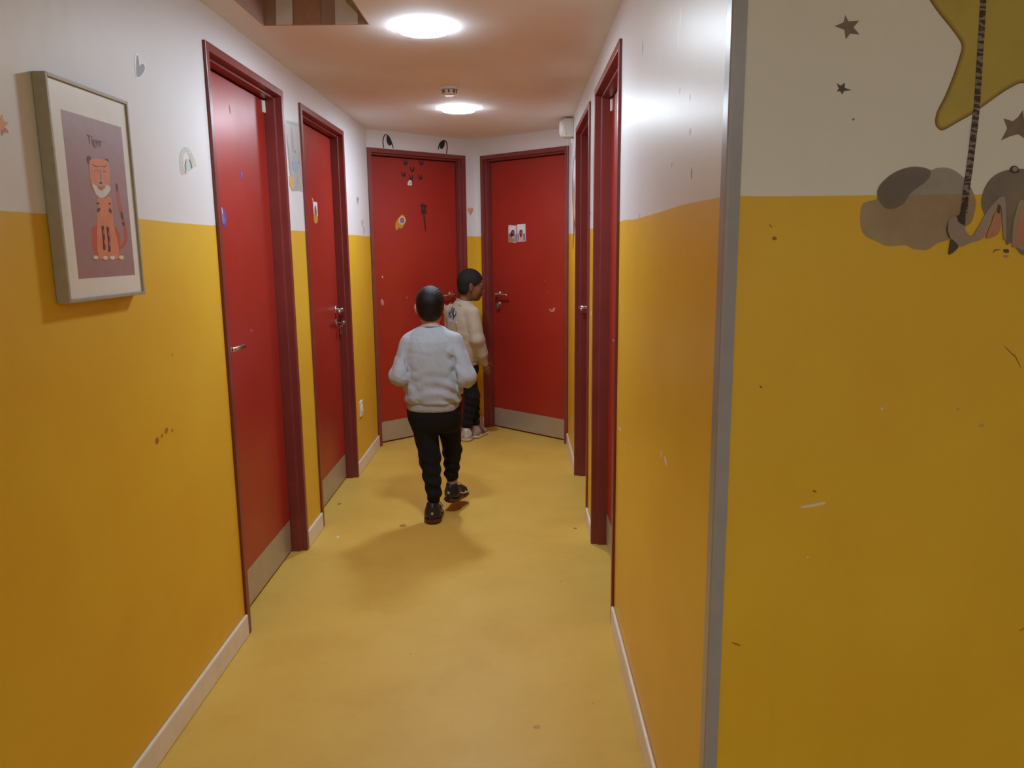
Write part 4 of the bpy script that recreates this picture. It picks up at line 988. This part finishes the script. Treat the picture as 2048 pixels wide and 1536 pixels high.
for s in 'lr':
    v.cone(SH[s], EL[s], .054, .048, .012); v.cone(EL[s], np.array(EL[s])*.45+np.array(WR[s])*.55, .049, .041, .02); v.cone(np.array(EL[s])*.45+np.array(WR[s])*.55, WR[s], .041, .027, .02)
v.cone((-.446, 3.893, 1.016), (-.447, 3.90, 1.08), .044, .052, .006, 's')
v.cone((-.563, 3.822, .905), (-.577, 3.832, .70), .009, .012, .012, 's'); v.cone((-.329, 3.822, .905), (-.316, 3.832, .69), .009, .012, .012, 's')
f1 = folds(.0046, 5); 
def f1b(x, y, z):
    s_ = np.clip((.82-z)/.18, 0, 1); e = np.exp(-((np.abs(x+.447)-.12)/.05)**2)
    # slanting bunched folds towards the waist and the arm creases
    d = np.sin((z*1.0+.42*np.abs(x+.47))*105+2.2*np.sin(x*21)+.6)
    return f1(x, y, z)*(.55+.7*e)+.0062*s_*d*(.55+.45*np.sin(x*14+z*9))
v.fold(f1b)
M_sw1 = cloth_mat('grey_sweatshirt_cotton', (.41, .46, .515), .88, 26, .6)
child('sweatshirt', v.mesh('sweatshirt', 1), M_sw1, b1, O1)['label'] = 'light grey cotton sweatshirt'
M_rib1 = cloth_mat('grey_ribbed_cotton', (.37, .385, .43), .88, 120, .3)
v = Vol((-.62, 3.76, .55), (-.27, 4.05, .66), .0035)
v.loft([(.586, -.447, 3.905, .131, .092), (.599, -.447, 3.905, .134, .095), (.630, -.447, 3.905, .134, .095)], 0, 0, rnd=.006)
sl, x, y, z = v.sub(v.lo, v.lo+v.n*v.h); v.S = (v.S+.0007*np.sin(np.arctan2(y-3.905, x+.447)*150)+0*z).astype(np.float32)
child('hem_band', v.mesh('hem_band', 0), M_rib1, b1, O1)
bm = bmesh.new(); tube(bm, [(-.446+.0485*math.cos(t), 3.894+.0460*math.sin(t), 1.014-.010*math.sin(t)) for t in [2*PI*i/36 for i in range(36)]], .0085, 10, True)
me = bpy.data.meshes.new('collar'); bm.to_mesh(me); bm.free(); child('collar', me, M_rib1, b1, O1)
for s in 'lr':
    w_ = np.array(WR[s]); d = (w_-np.array(EL[s])); d /= np.linalg.norm(d)
    v = Vol(w_-.06, w_+.06, .003); v.cone(w_-d*.012, w_+d*.022, .0265, .0235, .004); child('cuff', v.mesh('cuff', 1), M_rib1, b1, O1)
# trousers
M_tr = cloth_mat('black_trouser_cotton', (.0085, .0080, .0085), .85, 30, .4, sheen=.02)
v = Vol((-.62, 3.74, .10), (-.26, 4.12, .62), .0040)
v.loft([(.47, -.440, 3.905, .098, .070), (.52, -.442, 3.905, .122, .084), (.56, -.445, 3.905, .129, .090), (.61, -.445, 3.905, .126, .086)], 0, 0, rnd=.02)
for s, r in (('l', (.070, .054, .035)), ('r', (.066, .047, .034))):
    v.cone(HIP[s], KN[s], r[0], r[1], .02)
    a = np.array(AN[s]); a[2] += .068 if s == 'l' else .074
    if s == 'l': a = a*1.0+np.array((0, .004, 0))
    else: a[1] -= .012
    v.cone(KN[s], a, r[1], r[2]*1.12, .02); v.cone(a, a-np.array((0, .0, .022)), r[2]*1.0, r[2]*.92, .008)
fz = folds(.0022, 9, 40, 12)
v.fold(lambda x, y, z: fz(x, y, z)+.0034*np.clip((.42-z)/.15, 0, 1)*np.sin(z*115+x*30+2*np.sin(y*14)))
child('trousers', v.mesh('trousers', 1), M_tr, b1, O1)['label'] = 'black jogging trousers'
M_sock = cloth_mat('grey_sock', (.30, .30, .32), .9, 120, .3)
for s in 'lr':
    a = np.array(AN[s]); k_ = np.array(KN[s]); sock(b1, O1, a+np.array((0, 0, -.015)), a*.78+k_*.22, .0275, M_sock, 'grey striped ankle sock' if s == 'l' else None)
M_shb = simple('black_shoe_leather', (.009, .009, .013), .45, var=.2, vs=40); M_soleb = simple('dark_red_sole', (.085, .018, .022), .45); M_lb = simple('black_lace', (.02, .02, .02), .7)
M_tab = simple('yellow_green_tab', (.42, .48, .14), .5); M_sil = simple('silver_trim', (.55, .52, .50), .35)
shoe(b1, O1, (-.455, 3.795, .0), math.radians(-3), 0.0, (M_shb, M_soleb, M_lb), 1.07, label='black trainer planted on the floor', tabcol=M_tab, stripe=M_sil)
shoe(b1, O1, (-.384, 3.972, .054), math.radians(17), math.radians(3), (M_shb, M_soleb, M_lb), 1.05, label='black trainer lifted in mid step', tabcol=M_sil, stripe=M_sil)

# ---------------- boy in the beige sweatshirt, looking right
O2 = (-.37, 5.58, 0)
b2 = empty('person', O2); tag(b2, 'child in a beige sweatshirt with a blue back print looking towards the right end door', 'person', 'children in the corridor')
fa = math.radians(-78)     # facing almost +X
Rz = np.array((Matrix.Rotation(fa, 3, 'Z') @ Matrix.Rotation(math.radians(-9), 3, 'X')))
HC2 = np.array((-.345, 5.600, 1.137))
ta = math.radians(-40)     # body turned to the right
rt = np.array((math.cos(ta), math.sin(ta), 0)); fw = np.array((-math.sin(ta), math.cos(ta), 0))
TC = np.array((-.405, 5.60, 0))
P = lambda r_, f_, z_: TC+rt*r_+fw*f_+np.array((0, 0, z_))
SH_ = {'l': P(-.120, 0, .945), 'r': P(.095, -.010, .945)}
EL_ = {'l': P(-.155, .03, .755), 'r': (-.300, 5.500, .755)}
WR_ = {'l': P(-.120, .13, .63), 'r': (-.256, 5.560, .590)}
HP_ = {'l': (-.405, 5.640, .56), 'r': (-.380, 5.600, .535)}
KN_ = {'l': (-.350, 5.660, .32), 'r': (-.352, 5.575, .32)}
AN_ = {'l': (-.338, 5.640, .085), 'r': (-.388, 5.555, .085)}
FT_ = {'l': np.array((.045, .04, -.035)), 'r': np.array((.0, .06, -.035))}
T2 = [(.50, -.395, 5.61, .066, .052), (.62, -.400, 5.605, .076, .058), (.80, *TC[:2], .092, .068), (.93, *TC[:2], .105, .065), (.985, -.402, 5.60, .06, .045)]
body('body', HC2, Rz, 1.0, T2, ta, ((-.403, 5.60, .95), (-.400, 5.60, 1.01), (-.378, 5.60, 1.09)), SK2, (b2, O2), (-.64, 5.36, -.02), (-.12, 5.86, 1.28),
     [(WR_['r'], (.30, .10, -1), (-.2, .9, 0), (.6, .4, 0), 1.0, .45), (WR_['l'], (.2, .5, -1), (.5, 0, 0), (.5, .5, 0), .86, .6)])
v = Vol((-.49, 5.46, 1.03), (-.23, 5.74, 1.29), .0032)
hair_sdf(v, HC2, Rz, 1.0, .0080, .056, -.074, -.006, top=.010, fade=1)
child('hair', v.mesh('hair', 1), hair_mat('short_afro_hair', (.010, .008, .007), .75, 420), b2, O2)['label'] = 'very short black hair'
# eyes
eye_w = simple('eye_white', (.60, .55, .50), .25); eye_d = simple('eye_iris', (.02, .010, .006), .15)
for C, R, sc, pp, oo in ((HC1, R1, .965, b1, O1), (HC2, Rz, 1.0, b2, O2)):
    for s in (-1, 1):
        c = C+np.array(R)@(np.array((s*.028, .0725, .001))*sc); f_ = np.array(R)@np.array((0, 1, 0))
        bm = bmesh.new(); bmesh.ops.create_uvsphere(bm, u_segments=16, v_segments=10, radius=.0088*sc, matrix=Matrix.Translation(Vector(c)))
        me = bpy.data.meshes.new('eye'); bm.to_mesh(me); bm.free(); e_ = child('eye', me, eye_w, pp, oo)
        bm = bmesh.new(); bmesh.ops.create_uvsphere(bm, u_segments=14, v_segments=8, radius=.0046*sc, matrix=Matrix.Translation(Vector(c+f_*.0052*sc)))
        me = bpy.data.meshes.new('iris'); bm.to_mesh(me); bm.free(); child('iris', me, eye_d, e_, oo)
# sweatshirt with back print
def bp(r_, z_, w_, h_, col, nz=.7, a=0):
    c = P(r_, -.10, z_); e1 = Vector(rt*math.cos(a)+np.array((0, 0, math.sin(a))))/w_; e2 = Vector(np.array((0, 0, math.cos(a)))-rt*math.sin(a))/h_
    return (Vector(c), e1, e2, col, nz)
BX = [(-.046, .970, .011, .020, (.06, .06, .05)), (-.022, .964, .012, .018, (.05, .05, .05)), (-.062, .935, .016, .020, (.03, .045, .10)), (-.030, .945, .020, .018, (.05, .06, .10)),
      (.000, .940, .014, .022, (.03, .05, .14)), (-.012, .925, .010, .026, (.02, .03, .06)), (-.046, .918, .020, .010, (.05, .13, .40)), (-.058, .890, .032, .010, (.42, .52, .66)),
      (-.004, .945, .006, .014, (.50, .60, .72)), (-.040, .935, .007, .012, (.30, .42, .62)), (.010, .885, .020, .006, (.42, .52, .66)), (.006, .860, .006, .040, (.30, .20, .11)), (.020, .815, .007, .050, (.28, .18, .10))]
SP = Vector(fw)
M_sw2 = cloth_mat('beige_sweatshirt_cotton', (.40, .34, .265), .88, extra=[bp(*b_) for b_ in BX] + [bp(.022, 1.003, .012, .004, (.20, .17, .13), 1.2), bp(.036, .996, .008, .004, (.22, .18, .14), 1.2)])
v = Vol((-.66, 5.34, .54), (-.14, 5.86, 1.07), .0042)
v.loft([(.585, -.398, 5.61, .104, .080), (.62, -.400, 5.61, .114, .090), (.70, -.402, 5.605, .118, .092), (.80, *TC[:2], .124, .094), (.90, *TC[:2], .128, .090), (.950, *TC[:2], .124, .080), (.985, -.405, 5.60, .100, .066), (1.010, -.404, 5.60, .074, .058), (1.034, -.404, 5.60, .054, .050)], ta, 0, rnd=.012)
for s in 'lr':
    e_, w_ = np.array(EL_[s]), np.array(WR_[s])
    v.cone(SH_[s], e_, .056, .050, .012); m_ = e_*.35+w_*.65; v.cone(e_, m_, .050, .043, .02); v.cone(m_, w_, .043, .027, .012)
v.cone((-.398, 5.60, 1.030), (-.372, 5.60, 1.10), .044, .056, .006, 's')
f2 = folds(.0040, 21); v.fold(lambda x, y, z: f2(x, y, z)*(.5+.6*np.clip((.9-z)/.3, 0, 1)))
child('sweatshirt', v.mesh('sweatshirt', 1), M_sw2, b2, O2)['label'] = 'beige sweatshirt with a blue and dark print on the back'
M_rib2 = cloth_mat('beige_ribbed_cotton', (.40, .34, .255), .88, 120, .3)
for s in 'lr':
    w_ = np.array(WR_[s]); d = (w_-np.array(EL_[s])); d /= np.linalg.norm(d)
    v = Vol(w_-.06, w_+.06, .003); v.cone(w_-d*.014, w_+d*.022, .0275, .0245, .004); child('cuff', v.mesh('cuff', 1), M_rib2, b2, O2)
bm = bmesh.new(); tube(bm, [(-.400+.047*math.cos(t), 5.60+.047*math.sin(t), 1.026-.014*math.cos(t)) for t in [2*PI*i/36 for i in range(36)]], .0075, 10, True)
me = bpy.data.meshes.new('collar'); bm.to_mesh(me); bm.free(); child('collar', me, M_rib2, b2, O2)
v = Vol((-.56, 5.46, .53), (-.20, 5.76, .62), .004); v.loft([(.560, -.398, 5.61, .100, .078), (.590, -.398, 5.61, .105, .082)], ta, 0, rnd=.006)
child('hem_band', v.mesh('hem_band', 0), M_rib2, b2, O2)
v = Vol((-.56, 5.44, .08), (-.20, 5.78, .60), .0042)
v.loft([(.49, -.388, 5.61, .085, .070), (.53, -.392, 5.61, .096, .076), (.58, -.396, 5.61, .098, .076)], ta, 0, rnd=.015)
for s, r in (('l', (.064, .050, .036)), ('r', (.060, .052, .036))):
    a = np.array(AN_[s]); a[2] += .045
    v.cone(HP_[s], KN_[s], r[0], r[1], .02); v.cone(KN_[s], a, r[1], r[2], .02); v.cone(a, a-np.array((0, 0, .02)), r[2], r[2]*.9, .008)
v.fold(lambda x, y, z: fz(x, y, z)+.0028*np.clip((.42-z)/.15, 0, 1)*np.sin(z*120+x*30))
child('trousers', v.mesh('trousers', 1), M_tr, b2, O2)['label'] = 'black trousers'
M_shw = simple('white_shoe_mesh', (.50, .47, .45), .6, var=.18, vs=60); M_solew = simple('white_chunky_sole', (.62, .58, .50), .5, var=.1, vs=30); M_lw = simple('pinkish_lace', (.45, .33, .33), .6)
M_shp = simple('grey_pink_shoe', (.36, .28, .28), .6, var=.2, vs=60)
for s in 'lr':
    a = np.array(AN_[s]); k_ = np.array(KN_[s]); sock(b2, O2, a+np.array((0, 0, -.015)), a*.8+k_*.2, .026, M_tr)
shoe(b2, O2, (-.396, 5.510, 0), math.radians(4), 0, (M_shw, M_solew, M_lw), .98, label='pale chunky trainer seen from the heel', stripe=simple('grey_trim', (.14, .13, .15), .5))
shoe(b2, O2, (-.350, 5.600, 0), math.radians(22), 0, (M_shp, M_solew, M_lw), .98, label='pale pinkish trainer pointing right', stripe=simple('grey_trim', (.14, .13, .15), .5))
